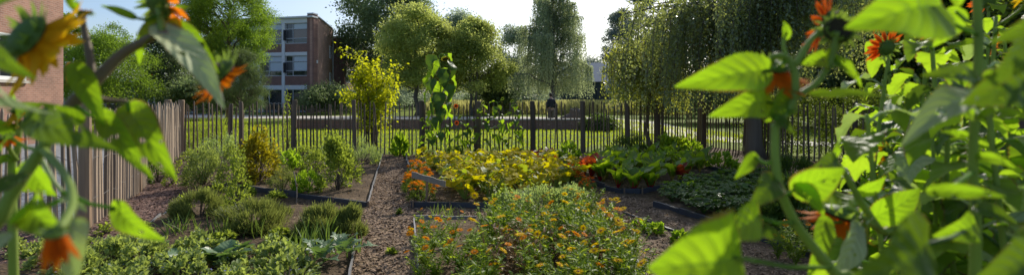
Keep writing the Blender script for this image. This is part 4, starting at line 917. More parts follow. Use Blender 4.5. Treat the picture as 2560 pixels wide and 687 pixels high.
# big leaved vegetables
def leafplant(name, px, py, label, cat, T, n, lo, hi, mat, tilt=.7, group=None, stalk=None, gloc=None):
    g = gloc if gloc is not None else ground(px, py); r = empty(name, g, label, cat, group)
    for i in range(n):
        a = 2.4*i+U(-.4, .4); e = tilt*(.35+.65*i/n)*U(.8, 1.15); L = U(lo, hi); mb = MB(); st = L*.35
        d = np.array([math.cos(a)*math.sin(e), math.sin(a)*math.sin(e), math.cos(e)]); b0 = d*st
        mb.scatter(T, [b0], frames([d], [[-math.cos(a)*math.cos(e), -math.sin(a)*math.cos(e), math.sin(e)]]), L, U(0, 1)); lf = mb.obj('leaf', M[mat], r, smooth=True)
        if stalk:
            mb = MB(); mb.tube([(0, 0, -.01), tuple(b0*.6), tuple(b0+d*L*.4)], [.011, .009, .004], 5); mb.obj('stalk', M[stalk], lf, smooth=True)
    return r
CAB = leafgrid(8, 3, roundl, .3, .45, .16, 0, .06, .05, 3); THI = leafgrid(12, 2, lambda T: .22*np.sin(PI*T**.8)**.7, .35, .6, .25, .5, .35, 0, 5); CH = leafgrid(8, 3, chardw, .3, .45, .28, 0, .05, 0, 7)
leafplant('cabbage', 560, 690, 'large leafy cabbage at the bottom edge of the front bed', 'vegetable', CAB, 14, .13, .21, 'cabbage', 1.1)
leafplant('cabbage', 600, 668, 'smaller dark leafy cabbage behind the large one', 'vegetable', CAB, 10, .11, .17, 'cabbage', 1.1)
leafplant('cabbage', 455, 700, 'leafy cabbage left of the large one at the bottom edge', 'vegetable', CAB, 11, .11, .18, 'cabbage', 1.2)
leafplant('thistle', 855, 668, 'pale spiny leaved thistle-like plant beside the path', 'plant', THI, 9, .18, .28, 'cabbage', 1.25)
leafplant('thistle', 800, 690, 'pale thistle-like plant at the bottom edge left of the board', 'plant', THI, 8, .16, .24, 'cabbage', 1.3)
# squash bed
SQ = [leafgrid(9, 4, roundl, .18, .2, .2, .05, .16, .14, k) for k in range(4)]
def squashplant(q, lab, mat):
    r = empty('squash_plant', P3(q), lab, 'vegetable', 'squash plants in the middle bed')
    for i in range(17):
        a = U(0, 6.28); h = U(.10, .36); rad = U(.05, .28); p = np.array([rad*math.cos(a), rad*math.sin(a), h]); mb = MB()
        d = np.array([math.cos(a)*.8+U(-.5, .5), math.sin(a)*.8+U(-.5, .5), U(-.5, .5)]); L = U(.10, .185)
        mb.scatter(random.choice(SQ), [p-nrmz(d)*L*.3], frames([d], [[U(-.5, .5), U(-.6, .3), 1]]), L, U(.1, 1)); lf = mb.obj('leaf', M[mat if random.random() < .8 else 'squash_g'], r, smooth=True)
        mb = MB(); mb.tube([(0, 0, 0), (p[0]*.5, p[1]*.5, h*.6), tuple(p-nrmz(d)*L*.28)], [.008, .007, .005], 5); mb.obj('stalk', M['stem'], lf)
for q in spread(polyG([(1060, 424), (1125, 450), (1130, 508), (1180, 514), (1300, 512), (1420, 486), (1440, 460), (1370, 428), (1220, 422)]), .31): squashplant(q, 'yellow green squash plant with large backlit leaves behind the wooden sign', 'squash')
# marigolds
def petalring(n, r0, L, T, tilt, mb, mi=0, cen=(0, 0, 0), keep=None):
    a = np.arange(n)*2*PI/n+rng.normal(0, .06, n)
    if keep is not None:
        a = a[np.cos(a)*keep[0]+np.sin(a)*keep[1] > keep[2]]; n = len(a)
    al = np.stack([np.cos(a)*math.cos(tilt), np.sin(a)*math.cos(tilt), np.full(n, math.sin(tilt))+rng.normal(0, .08, n)], -1)
    mb.scatter(T, np.stack([np.cos(a)*r0, np.sin(a)*r0, 0*a], -1)+np.array(cen), frames(al, np.tile([0., 0, 1], (n, 1))), L*rng.uniform(.85, 1.1, n), rng.uniform(0, 1, n), mi)
PET = leafgrid(2, 1, petalw, .2, .15); PETS = leafgrid(3, 1, petalw, .25, .3, .1)
def pompon(mat, R0):
    mb = MB()
    for k, (tl, s) in enumerate([(.05, 1), (.5, .9), (.95, .7), (1.3, .5)]): petalring(9, R0*.2, R0*s, leafgrid(1, 1, lambda T: .3*np.sin(PI*(.15+.75*T)), .2, .2), tl, mb)
    return mb.mesh('flower_head', M[mat])
pom = {'mari_o': pompon('mari_o', .034), 'mari_r': pompon('mari_r', .027)}
mar = [bushmesh('foliage', .15, .25, 520, SLIM, .025, .05, 'marifol', up=.6, cl=14) for _ in range(3)]
def marigold(q, mat, nf, sc, lab, grp):
    f, s = random.choice(mar); r = empty('marigold', P3(q), lab, 'flower', grp, U(0, 6), sc); put('foliage', f, r); put('stem', s, r)
    for i in range(nf):
        a = U(0, 6.28); u = U(0, 1)**.6; put('flower_head', pom[mat], r, (.16*u*math.cos(a), .16*u*math.sin(a), .29*math.sqrt(max(.1, 1-u*u*.8))+U(0, .05)), (U(-.5, .5), U(-.5, .5), 0), U(.8, 1.25))
for q in [(1034, 440), (1048, 448), (1026, 460), (1042, 470), (1030, 486), (1052, 494), (1040, 502), (1068, 506), (1024, 472), (1062, 470)]: marigold(ground(q[0], q[1]+8), 'mari_o', 13, U(.8, 1), 'orange marigold at the left corner of the squash bed', 'orange marigolds at the corner by the sign')
for q in [(1330, 428), (1352, 436), (1372, 440), (1392, 448), (1410, 456), (1428, 464), (1440, 474), (1452, 484), (1468, 492), (1345, 426), (1385, 436), (1404, 446), (1422, 454)]: marigold(ground(q[0], q[1]+6), 'mari_r', 15, U(.8, 1), 'rusty red marigold in the slanting row right of the squash', 'rusty marigolds beside the chard bed')
for q, l in [((1078, 414), 'small dark marigold on the bare soil near the fence by the path'), ((1262, 416), 'small rusty marigold on the shaded soil behind the squash'), ((1282, 412), 'low rusty marigold right beside another one behind the squash'), ((1465, 505), 'last marigold at the front end of the slanting row')]: marigold(ground(*q), 'mari_r', 6, .65, l, None)
# calendulas
def calhead(mat):
    mb = MB(); petalring(17, .010, .030, PET, .1, mb); petalring(13, .008, .025, PET, .45, mb); me = mb.mesh('flower_head', M[mat])
    d = MB(); d.lathe([(.011, 0), (.010, .005), (.001, .008)], 9); d = d.mesh('flower_disc', M['disc_y']); return me, d
CH_Y = [calhead('cal_y'), calhead('cal_o')]
SEED = MB(); SEED.lathe([(.001, -.008), (.010, -.004), (.012, .004), (.006, .01), (.001, .011)], 7); SEED = SEED.mesh('seed_head', M['bract'])
def calmesh(Hh, n, matk):
    mb = MB(); P = []; A = []
    tips = []
    for i in range(15):
        a = U(0, 6.28); l = U(.1, .24); tip = np.array([l*math.cos(a), l*math.sin(a), Hh*U(.65, 1.05)]); pts = [np.zeros(3), tip*np.array([.3, .3, .45]), tip*np.array([.75, .75, .8]), tip]
        mb.tube(pts, [.005, .004, .003, .002], 4, U(.2, .8)); tips.append(tip)
        for k in range(n):
            t = U(.1, .97); p = np.array([np.interp(t, [0, .45, .8, 1], [q[j] for q in pts]) for j in range(3)]); b = U(0, 6.28); P.append(p); A.append((math.cos(b), math.sin(b), U(.1, .9)))
    m = len(P); mb.scatter(LANCE, P, frames(A, rdir(m)*.4+np.array([0, 0, 1])), rng.uniform(.045, .095, m), rng.uniform(0, 1, m)); return mb.mesh('foliage', M[matk]), tips
calm = [calmesh(U(.36, .48), 11, 'calfol') for _ in range(5)]+[calmesh(.4, 6, 'dry')]
def calendula(q, vi, nf, cm_, lab, grp, sc=1.0):
    f, tips = calm[vi]; r = empty('calendula', P3(q), lab, 'flower', grp, 0, sc); put('foliage', f, r); tp = random.sample(tips, len(tips))
    for t in tp[:nf]:
        h, d = CH_Y[cm_ if random.random() < .8 else 1-cm_]; e = put('flower_head', h, r, tuple(t*np.array([1, 1, 1.1])+np.array([0, 0, .012])), (U(.0, .8), U(-.5, .5), U(0, 6)), U(.9, 1.4)); put('flower_disc', d, e)
    for t in tp[nf:nf+4]: put('seed_head', SEED, r, tuple(t))
calpoly = polyG([(1250, 580), (1320, 570), (1480, 545), (1520, 580), (1555, 640), (1590, 700), (1630, 800), (1180, 800), (1225, 690), (1235, 620)])
for q in spread(calpoly, .175, 9000):
    dry = random.random() < (.22 if q[0] < .42 else .05)
    calendula(q, 5 if dry else random.randrange(5), 1 if dry else random.randint(1, 3), 0, 'dry brown calendula going to seed among the flowering ones' if dry else 'leafy calendula with yellow orange flowers in the foreground bed', 'dried calendulas in the foreground bed' if dry else 'calendulas massed in the foreground bed', U(.7, 1.05)*(.95 if q[1] < 5 else .8))
for q in [(1050, 640), (1065, 610), (1080, 660), (1110, 640), (1060, 690), (1120, 690), (1150, 700), (1090, 720), (1170, 660), (1135, 618), (1055, 720), (1190, 740), (1230, 740)]: calendula(ground(*q), random.randrange(5), random.randint(2, 4), 1, 'orange calendula at the left corner of the foreground bed along the board edging', 'orange calendulas by the path edging', U(.5, .75))
for q in [(1975, 655), (2010, 648), (1990, 670), (1945, 660)]: calendula(ground(*q), random.randrange(5), 3, 1, 'small orange calendula in the shade under the right sunflowers', 'calendulas under the sunflowers', .7)
calendula(ground(1585, 655), 1, 4, 1, 'lone orange calendula at the right end of the foreground bed', None, .9)
bush(1345, 560, 112, 100, 'grey green bushy oregano between the squash and the calendulas', 'herb', 5200, OVAL, .022, .042, 'greyherb', up=.6)
bush(1430, 545, 45, 70, 'pale grey green herb at the right end of the oregano', 'herb', 2000, OVAL, .022, .04, 'greyherb', up=.6)
bush(1255, 556, 34, 70, 'thin green herb left of the oregano', 'herb', 1400, OVAL, .022, .045, 'calfol', up=.7)
bush(1200, 628, 30, 36, 'low grey herb behind the orange calendulas', 'herb', 1300, NEEDLE, .03, .05, 'greyherb')
# chard bed
def chard(q, kind, sc, lab, grp):
    mat, st = {'g': ('chard', 'stalk_y'), 'r': ('chard_r', 'stalk_r'), 'm': ('chard', 'stalk_r')}[kind]
    r = leafplant('chard', 0, 0, lab, 'vegetable', CH, 9, .25*sc, .40*sc, mat, .6, grp, st, P3(q))
chp = polyG([(1475, 432), (1490, 462), (1570, 480), (1640, 474), (1700, 460), (1765, 444), (1750, 418), (1600, 412), (1490, 414)])
for q in spread(chp, .33):
    k = random.choice('gggggggm'); chard(q, k, U(.7, 1), {'g': 'green chard with pale stalks in the chard bed', 'r': 'dark red leaved chard in the chard bed', 'm': 'green chard with red stalks in the chard bed'}[k], {'g': 'green chard plants', 'r': 'red leaved chard plants', 'm': 'red stalked chard plants'}[k])
chard(ground(1478, 452), 'r', .95, 'tall orange red chard at the left end of the chard bed', None)
chard(ground(1583, 486), 'm', 1.0, 'chard with vivid red stalks at the front edge of the chard bed', None)
for px, py, k_, sc_, lb in [(1500, 462, 'm', .85, 'red stalked chard right of the tall red one'), (1545, 480, 'm', .8, 'red stalked chard at the curved edging left of the vivid one'), (1625, 482, 'm', .85, 'red stalked chard at the curved edging right of the vivid one'), (1700, 462, 'r', .7, 'small dark red chard near the right end of the chard bed'), (1462, 446, 'r', .75, 'orange red chard at the far left corner of the chard bed')]: chard(ground(px, py), k_, sc_, lb, None)
chard(ground(1440, 440), 'm', .7, 'small red stalked chard left of the tall red one', None)
bush(1560, 425, 70, 40, 'low light green herbs behind the left half of the chard', 'herb', 1800, OVAL, .03, .055, 'borage')
bush(1680, 425, 75, 36, 'low yellow green herbs behind the right half of the chard', 'herb', 1800, OVAL, .035, .06, 'bright')
# plants along the back fence
leafplant('red_orach', 1372, 404, 'dark purple leafy orach in front of the fence', 'vegetable', CH, 16, .18, .30, 'orach', .8)
leafplant('red_orach', 1346, 400, 'smaller dark purple orach left of the other one', 'vegetable', CH, 10, .14, .24, 'orach', .8)
bush(1420, 402, 26, 42, 'bright green leafy plant right of the purple orach', 'plant', 260, OVAL, .08, .14, 'bright')
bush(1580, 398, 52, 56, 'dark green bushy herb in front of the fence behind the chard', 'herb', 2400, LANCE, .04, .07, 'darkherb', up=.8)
bush(1680, 402, 46, 60, 'mixed leafy vegetable plant with a yellow top at the fence', 'vegetable', 700, OVAL, .07, .13, 'chard')
bush(1728, 404, 36, 46, 'fresh green plant at the right end of the back row', 'plant', 800, OVAL, .04, .08, 'bright')
bush(1805, 430, 34, 40, 'bright backlit leafy plant near the trunk of the weeping tree', 'plant', 240, OVAL, .07, .12, 'bright')
bush(1135, 400, 26, 30, 'low green plant at the foot of the tall sunflower', 'plant', 500, OVAL, .04, .07, 'herb')
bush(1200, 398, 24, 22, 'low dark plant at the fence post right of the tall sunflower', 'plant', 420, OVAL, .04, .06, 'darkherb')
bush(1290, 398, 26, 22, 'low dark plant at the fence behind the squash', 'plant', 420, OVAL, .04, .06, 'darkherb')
# strawberries
TRI = MB()
for a in (-1.15, 0, 1.15):
    Mx = frames([[math.sin(a), math.cos(a), .12]], [[0, 0, 1]]); TRI.scatter(leafgrid(3, 1, lambda T: .36*np.sin(PI*T**.7)**.8+.002, .3, .3), [(0, 0, 0)], Mx, .7, 0)
TRI = (np.concatenate(TRI.v), [tuple(q) for q in np.concatenate(TRI.l).reshape(-1, 4)], np.concatenate(TRI.uv))
def strawmesh():
    n = 46; a = rng.uniform(0, 6.28, n); rad = rng.uniform(.03, .19, n); z = rng.uniform(.07, .19, n); P = np.stack([rad*np.cos(a), rad*np.sin(a), z], -1); al = np.stack([np.cos(a), np.sin(a), rng.normal(-.1, .25, n)], -1); mb = MB()
    mb.scatter(TRI, P, frames(al, rdir(n)*.35+np.array([0, 0, 1])), rng.uniform(.07, .115, n), rng.uniform(0, 1, n))
    for p in P[::2]: mb.tube([(0, 0, 0), tuple(p)], .0025, 3, .6)
    return mb.mesh('foliage', M['strawb'])
strw = [strawmesh() for _ in range(5)]
for q in spread(polyG([(1660, 514), (1790, 562), (1990, 618), (2080, 590), (2050, 500), (1900, 458), (1800, 468), (1710, 486)]), .25):
    r = empty('strawberry_plant', P3(q), 'low dark green strawberry plant in the right bed behind the dark edging', 'plant', 'strawberry plants in the right bed', U(0, 6), U(.85, 1.2)); put('foliage', random.choice(strw), r)
for q, l in [((1720, 505), 'larger bright green plant standing above the strawberries'), ((1600, 580), 'small green seedling on the bare soil path'), ((1640, 590), 'pale weed on the bare soil right of the calendulas'), ((1700, 610), 'little weed on the soil below the dark edging'), ((1530, 575), 'low green weed at the right edge of the calendulas')]:
    bush(*q, 20 if q[0] != 1720 else 34, 22 if q[0] != 1720 else 42, l, 'plant', 110, OVAL, .04, .07, 'bright')
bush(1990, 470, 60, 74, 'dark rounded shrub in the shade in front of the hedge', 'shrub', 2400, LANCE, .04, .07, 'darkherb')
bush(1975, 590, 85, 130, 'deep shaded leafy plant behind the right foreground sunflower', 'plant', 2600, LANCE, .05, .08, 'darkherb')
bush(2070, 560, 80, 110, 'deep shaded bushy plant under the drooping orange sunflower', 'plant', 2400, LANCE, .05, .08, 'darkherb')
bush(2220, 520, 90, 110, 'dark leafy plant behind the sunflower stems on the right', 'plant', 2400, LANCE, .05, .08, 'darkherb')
for px, py, R_, H_, m, lb in [(475, 425, 30, 40, 'herb', 'loose green weed in the far left corner beside the bark path'), (610, 500, 26, 36, 'darkherb', 'small dark herb at the board below the yellow shrub'), (668, 420, 30, 40, 'herb', 'green plant behind the yellow shrub near the fence'), (760, 410, 34, 36, 'herb', 'green plant at the fence left of the grey cushions'), (870, 450, 34, 50, 'herb', 'green plant between the tall bushy one and the lavender'), (640, 395, 40, 44, 'herb', 'low green plant at the foot of the fence left of the dark post'), (690, 510, 22, 22, 'herb', 'small weed at the board edging'), (540, 500, 30, 40, 'herb', 'weedy plant behind the round thyme cushion'), (455, 530, 24, 40, 'herb', 'weedy plant left of the round thyme cushion'), (350, 600, 22, 24, 'borage', 'small weed on the bark mulch'), (260, 590, 16, 24, 'herb', 'small weed at the foot of the left fence post'), (700, 615, 26, 26, 'herb', 'low weed between two dark thyme cushions'), (560, 625, 30, 26, 'herb', 'low weed in front of the wide thyme cushion'), (760, 615, 24, 30, 'bright', 'fresh green weed left of the twin cushions'), (940, 420, 12, 12, 'herb', 'tiny weed at the grey board of the path'), (980, 640, 10, 10, 'herb', 'tiny weed on the wood chip path'), (1000, 540, 10, 10, 'herb', 'tiny weed in the middle of the path crossing')]:
    bush(px, py, R_, H_, lb, 'weed', 420 if R_ > 20 else 60, OVAL, .03, .055, m, 'weed')
bladetuft(1925, 440, 24, .34, 'upright bright blades beside the trunk of the weeping tree', 'bright', .06, 'plant', 'leafy_tuft')

# ------------------------------------------------------------------ edgings, sign, canes
def edging(name, pts, label, mat='edging', h=.10, w=.03):
    if mat == 'edging_grey': h, w = min(h, .075), .016
    P = [Vector((*G(*p)[:2], 0)) for p in pts]; r = empty(name, P[0], label, 'bed edging'); o = P[0]
    for a, b in zip(P[:-1], P[1:]):
        d = b-a; L = d.length-.004; ang = math.atan2(d.y, d.x); m = (a+b)/2-o; zz = gz(*((a+b)/2)[:2])
        k = max(2, int(L/.18)); u = d/d.length; nn = Vector((-u.y, u.x, 0)); v = []; mb = MB()
        for i in range(k+1):
            c = a-o+u*(L*i/k)+nn*U(-.004, .004)*(0 < i < k); zt = zz+h-.03+U(-.006, .004); lean = U(-.005, .005)
            v += [c-nn*w/2+Vector((0, 0, zz-.06)), c+nn*w/2+Vector((0, 0, zz-.06)), c+nn*(w/2+lean)+Vector((0, 0, zt)), c-nn*(w/2-lean)+Vector((0, 0, zt))]
        mb.add([tuple(q) for q in v], [(i*4+j, i*4+(j+1) % 4, (i+1)*4+(j+1) % 4, (i+1)*4+j) for i in range(k) for j in range(4)]+[(3, 2, 1, 0), (k*4, k*4+1, k*4+2, k*4+3)], U(0, 1)); mb.obj('board', M[mat], r)
    for p in P[::1]:
        mb = MB(); mb.tube([p-o+Vector((.03, -.03, -.05)), p-o+Vector((.03, -.03, h+.02))], .012, 6, .3); mb.obj('peg', M['post'], r)
edging('bed_edging', [(560, 480), (640, 489), (740, 501), (830, 512), (917, 523)], 'dark low board along the front of the back left bed')
edging('bed_edging', [(919, 522), (932, 478), (945, 432), (956, 392)], 'thin grey board along the path side of the back left bed', 'edging_grey')
edging('bed_edging', [(1028, 521), (1120, 523), (1228, 524)], 'dark low board along the front of the squash bed')
edging('bed_edging', [(1015, 394), (1018, 412), (1026, 436), (1030, 470)], 'dark board along the path beside the orange marigolds')
edging('bed_edging', [(1037, 561), (1110, 560), (1192, 558)], 'grey board along the back of the foreground calendula bed', 'edging_grey')
edging('bed_edging', [(1035, 563), (1039, 610), (1045, 690), (1053, 790)], 'pale board along the path side of the calendula bed', 'edging_grey')
edging('bed_edging', [(892, 600), (886, 640), (878, 690), (866, 790)], 'pale board along the path side of the front left bed', 'edging_grey', .13)
edging('bed_edging', [(1440, 440), (1470, 462), (1510, 478), (1555, 488), (1600, 488), (1650, 478), (1710, 466), (1792, 452)], 'dark curved edging around the front of the chard bed')
edging('bed_edging', [(1636, 520), (1700, 541), (1780, 568), (1880, 600), (1990, 636), (2100, 668)], 'long dark edging along the front of the strawberry bed', 'edging', .09, .05)
edging('bed_edging', [(1560, 540), (1620, 562), (1700, 592)], 'thin dark edging on the soil right of the calendulas', 'edging', .05, .03)
edging('bed_edging', [(1765, 428), (1820, 438), (1900, 452)], 'dark edging near the trunk of the weeping tree')
edging('bed_edging', [(1470, 500), (1515, 556), (1560, 620), (1610, 700)], 'low dark edging along the right side of the calendula bed', 'edging', .04, .03)
edging('bed_edging', [(426, 524), (402, 552), (370, 580)], 'thin pale rope-like edging beside the bark path', 'edging_grey', .05, .025)
g = ground(1066, 519); r = empty('wooden_sign', g, 'weathered blank T shaped wooden sign standing among the orange marigolds', 'sign'); d = g.y/F
mb = MB(); mb.tube([(0, 0, -.05), (.01, 0, 62*d)], [.018, .016], 6); mb.obj('post', M['post'], r)
mb = MB(); n = 9; k = []
for i in range(n):
    x = -36*d+84*d*i/(n-1); z = 64*d-x*.28; hh = 13*d*(1+.12*math.sin(i*1.7))
    for q in ((0, 0), (0, 1), (1, 1), (1, 0)): k.append((x+(U(-.006, .006)), -.03+.022*q[0], z+(q[1]-.5)*hh*1.1))
mb.add(k, [(i*4+j, i*4+(j+1) % 4, (i+1)*4+(j+1) % 4, (i+1)*4+j) for i in range(n-1) for j in range(4)]+[(3, 2, 1, 0), tuple((n-1)*4+j for j in range(4))]); mb.obj('board', M['plank'], r)
def cane(px, py, top, label):
    g = ground(px, py); z = W(0, top, g.y).z; r = empty('bamboo_cane', g, label, 'garden cane'); mb = MB(); mb.tube([(0, 0, -.05), (U(-.04, .04), 0, z*.5), (U(-.06, .06), 0, z)], .007, 6); mb.obj('stick', M['plank'], r)
    mb = MB(); mb.tube([(0, 0, z*.55), (.01, 0, z*.55+.03)], .011, 6); mb.obj('twine', M['dry'], r)
cane(592, 478, 330, 'thin bamboo cane rising beside the yellow shrub'); cane(742, 520, 440, 'short thin cane at the front of the back left bed')

# ------------------------------------------------------------------ sunflowers
def leafmesh(wr, fold, droop, wave, serr, seed, n=40, m=7):
    return leafgrid(n, m, lambda T: heart(T)*wr/.8, fold, droop, wave, serr, 0, .13, seed)
SUNL = [leafmesh(.80, .30, .45, .20, .06, k, 18, 4) for k in range(6)]
BR = leafgrid(3, 1, lambda T: .2*(1-T**1.5)+.004, .2, .3)
LPET = [leafgrid(4, 1, petalw, .25, dr, .1, 0, 0, 0, k) for k, dr in enumerate([.1, .5, -.25])]
def sunhead(r, loc, face, R0, mat, label=None, pet=1.0, npet=20, droop=1, back=.1, keep=None):
    """face: direction the disc looks"""
    f = nrmz(np.array(tuple(face), float)); up = np.array([0, 0, 1.]) if abs(f[2]) < .95 else np.array([0, 1., 0]); s = nrmz(np.cross(up, f)); u = np.cross(f, s)
    A = np.stack([s, u, f], -1); rot = Matrix(A.tolist()).to_euler()
    mb = MB(); mb.lathe([(.001, -.42*R0), (.35*R0, -.4*R0), (.85*R0, -.2*R0), (R0, 0), (.9*R0, .12*R0), (.5*R0, .2*R0), (.001, .18*R0)], 18); h = mb.obj('flower_head', M['disc'], r, loc, True); h.rotation_euler = rot
    kp = None
    if keep: kv = np.array(keep[0], float); kp = (kv@s, kv@u, keep[1])
    mb = MB(); petalring(npet, R0*.85, R0*1.75*pet, LPET[droop], back, mb, 0, (0, 0, 0), kp); petalring(npet-4, R0*.8, R0*1.5*pet, LPET[droop], back+.25, mb, 0, (0, 0, 0), kp); mb.obj('petal_ring', M[mat], h, (0, 0, .02*R0), True)
    mb = MB(); petalring(15, R0*.75, R0*1.0, BR, -.15, mb, 0, (0, 0, -.05*R0)); petalring(13, R0*.6, R0*.95, BR, -.5, mb, 0, (0, 0, -.14*R0))
    mb.lathe([(.05*R0, -.5*R0), (.4*R0, -.44*R0), (.88*R0, -.24*R0), (1.03*R0, -.03*R0)], 16); mb.obj('bract_ring', M['bract'], h, smooth=True)
    if label: h['label'] = label
    return h
def stalk(r, pts, rad, mat='stem', name='stem'):
    o = Vector(r.location); mb = MB(); P = np.array([tuple(Vector(p)-o) for p in pts]); n = len(P); k = 5*(n-1)+1
    t = np.arange(n); tt = np.linspace(0, n-1, k)
    def cr(i):
        i0 = int(min(math.floor(i), n-2)); f = i-i0; a, b, c, d = P[max(i0-1, 0)], P[i0], P[i0+1], P[min(i0+2, n-1)]
        return .5*((2*b)+(c-a)*f+(2*a-5*b+4*c-d)*f*f+(3*b-a-3*c+d)*f**3)
    Q = np.array([cr(i) for i in tt]); mb.tube(Q, np.interp(tt, t, np.broadcast_to(rad, (n,))), 9, .5); mb.obj(name, M[mat], r, smooth=True)
sdl = 0
def fleaf(r, b, t, wr, hint=(0, -.6, 1), mat='fg_leaf', fold=.2, droop=.15, wave=.16, pet=None, serr=.05):
    global sdl; sdl += 1; hint = (hint[0], hint[1], hint[2]*(1 if mat == 'fg_sheen' else .22)); o = Vector(r.location); b = Vector(b)-o; t = Vector(t)-o; L = (t-b).length
    wr *= (1 if mat == 'fg_sheen' else .74); T = leafmesh(wr, fold+U(.05, .2), 0, wave, serr, sdl); v = T[0].copy(); v[:, 2] += droop*np.sin(np.clip(v[:, 1], 0, 1)*PI)*.9
    fc = T[1]
    for _ in range(random.randint(0, 4)):
        hc = (U(-.75, .75), U(.2, .85)); hr = U(.02, .045)
        fc = [f for f in fc if ((T[2][f[0]][0]-hc[0])*wr*.5)**2+(T[2][f[0]][1]-hc[1])**2 > hr*hr]
    mb = MB(); mb.scatter((v, fc, T[2]), [tuple(b)], frames([tuple(t-b)], [hint]), L, U(.3, .8))
    if pet is not None:
        p = Vector(pet)-o; m = (p+b)/2+Vector((0, 0, -.006)); mb.tube([p, m, b], [.0035, .003, .0025], 6, .6)
    mb.obj('leaf', M[mat], r, smooth=True)
def plant(loc, label): return empty('sunflower', loc, label, 'sunflower')
# left foreground plant
r = plant((-.95, .80, .035), 'blurred sunflower closest on the left with yellow and orange heads on a kinked brown stem')
stalk(r, [(-.95, .80, 0), (-.93, .79, .6), W(-120, 640, .76), W(-12, 560, .76), W(32, 480, .77), W(105, 372, .79), W(150, 310, .80)], [.016, .015, .013, .0105, .0095, .0085, .007])
stalk(r, [W(150, 310, .80), W(180, 262, .81), W(235, 205, .82), W(300, 140, .84), W(345, 112, .85), W(405, 86, .86), W(455, 102, .87), W(520, 150, .88), W(545, 165, .9)], [.008, .010, .0095, .0085, .008, .007, .0055, .005, .004], 'stem_brown')
stalk(r, [W(232, 208, .82), W(226, 150, .83), W(214, 90, .84), W(208, 52, .84), W(214, 30, .85)], [.006, .006, .0055, .004, .003], 'stem_brown')
stalk(r, [W(405, 88, .86), W(403, 50, .87), W(398, 22, .88)], [.006, .006, .007])
stalk(r, [W(232, 240, .82), W(270, 250, .84), W(318, 253, .86)], [.004, .004, .003], 'stem_brown')
sunhead(r, Vector(W(398, 4, .89))-r.location, (.45, .6, .25), .036, 'petal_o', 'orange head seen from behind at the top', .8, 14, 1, .2, ((.5, 0, -.85), .1))
sunhead(r, Vector(W(545, 188, .93))-r.location, (.45, .6, -.65), .036, 'petal_o', 'hanging rusty head on the bent branch', .55, 20, 1, .5, ((.2, 0, -1), -.3))
sunhead(r, Vector(W(70, 92, .74))-r.location, (.32, .85, -.42), .034, 'petal_y', 'large yellow head bending to the right', 1.1, 30, 1, .40, ((.8, 0, -.6), .15))
sunhead(r, Vector(W(214, 30, .85))-r.location, (0, 0, 1), .010, 'petal_o', 'small closed bud', .3, 8, 0, 1.2)
sunhead(r, Vector(W(138, 585, .52))-r.location, (-.1, .25, -.95), .010, 'petal_o', 'drooping orange head at the bottom', 1.9, 9, 0, 1.33)
stalk(r, [W(105, 372, .79), W(165, 440, .70), W(180, 510, .58), W(145, 575, .52)], [.006, .005, .005, .005])
for b, t, d0, d1, w, hint, mat, dr, p in [
    ((333, 44), (250, 14), .86, .84, .42, (.1, -.5, 1), 'fg_leaf', .08, (395, 40, .87)),
    ((190, 22), (158, -28), .84, .84, .5, (.4, -.6, .5), 'fg_leaf', .1, (208, 45, .84)),
    ((395, 60), (350, 165), .87, .86, .62, (-.3, -.9, .4), 'fg_leaf', .12, (402, 70, .87)),
    ((430, 30), (482, 18), .88, .90, .55, (.2, -.5, 1), 'fg_leaf', .1, (402, 40, .87)),
    ((408, 82), (563, 275), .86, .80, .27, (.55, -.6, .55), 'fg_sheen', .10, None),
    ((440, 62), (548, 185), .88, .88, .36, (.5, -.6, .6), 'fg_leaf', .12, (405, 75, .86)),
    ((326, 278), (442, 452), .86, .80, .44, (.55, -.8, .1), 'fg_leaf', .14, (318, 253, .86)),
    ((190, 172), (262, 320), .80, .78, .40, (.7, -.75, .1), 'fg_leaf', .1, (228, 165, .83)),
    ((262, 295), (384, 450), .80, .77, .34, (.5, -.8, .3), 'fg_leaf', .1, (185, 262, .81)),
    ((88, 300), (300, 378), .74, .72, .42, (0, -.55, .9), 'fg_dark', .16, (140, 322, .8)),
    ((200, 300), (95, 255), .78, .74, .5, (.1, -.5, .9), 'fg_leaf', .12, (182, 262, .81)),
    ((-90, 140), (140, 285), .60, .66, .62, (-.5, -.5, .5), 'fg_sheen', .12, (-150, 220, .66)),
    ((-30, 120), (95, 200), .62, .62, .42, (-.2, -.5, .9), 'fg_dark', .1, None),
    ((292, 520), (414, 602), .74, .71, .44, (-.25, -.6, .8), 'fg_leaf', .1, (160, 480, .78)),
    ((75, 410), (142, 490), .82, .86, .65, (.2, -.8, .3), 'fg_leaf', .16, (98, 380, .79)),
    ((30, 345), (-5, 440), .84, .8, .7, (-.2, -.8, .3), 'fg_leaf', .16, (100, 375, .79)),
    ((165, 490), (218, 530), .80, .80, .45, (.2, -.6, .7), 'fg_sheen', .1, (105, 400, .79)),
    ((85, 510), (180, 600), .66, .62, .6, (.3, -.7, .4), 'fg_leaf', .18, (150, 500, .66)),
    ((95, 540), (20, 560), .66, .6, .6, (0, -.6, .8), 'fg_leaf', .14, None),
    ((190, 560), (185, 720), .57, .55, .42, (.3, -.7, .3), 'fg_sheen', .12, (165, 545, .61)),
    ((60, 440), (-40, 520), .74, .7, .6, (0, -.6, .8), 'fg_dark', .15, None),
    ((20, 590), (-30, 680), .6, .58, .6, (0, -.6, .8), 'fg_sheen', .15, None),
    ((-10, 20), (62, -8), .62, .6, .5, (0, -.6, .8), 'fg_dark', .12, None),
    ((500, 165), (548, 130), .9, .92, .55, (.2, -.8, .3), 'fg_dark', .12, None)]:
    fleaf(r, W(*b, d0), W(*t, d1), w, hint, mat, .2, dr, .12, None if p is None else W(*p))
r = plant((-1.18, 1.22, .035), 'smaller sunflower with orange heads half hidden behind the closest left one')
stalk(r, [(-1.18, 1.22, 0), (-1.2, 1.22, .5), W(30, 470, 1.2), W(42, 380, 1.2), W(50, 300, 1.2)], [.012, .011, .009, .007, .005])
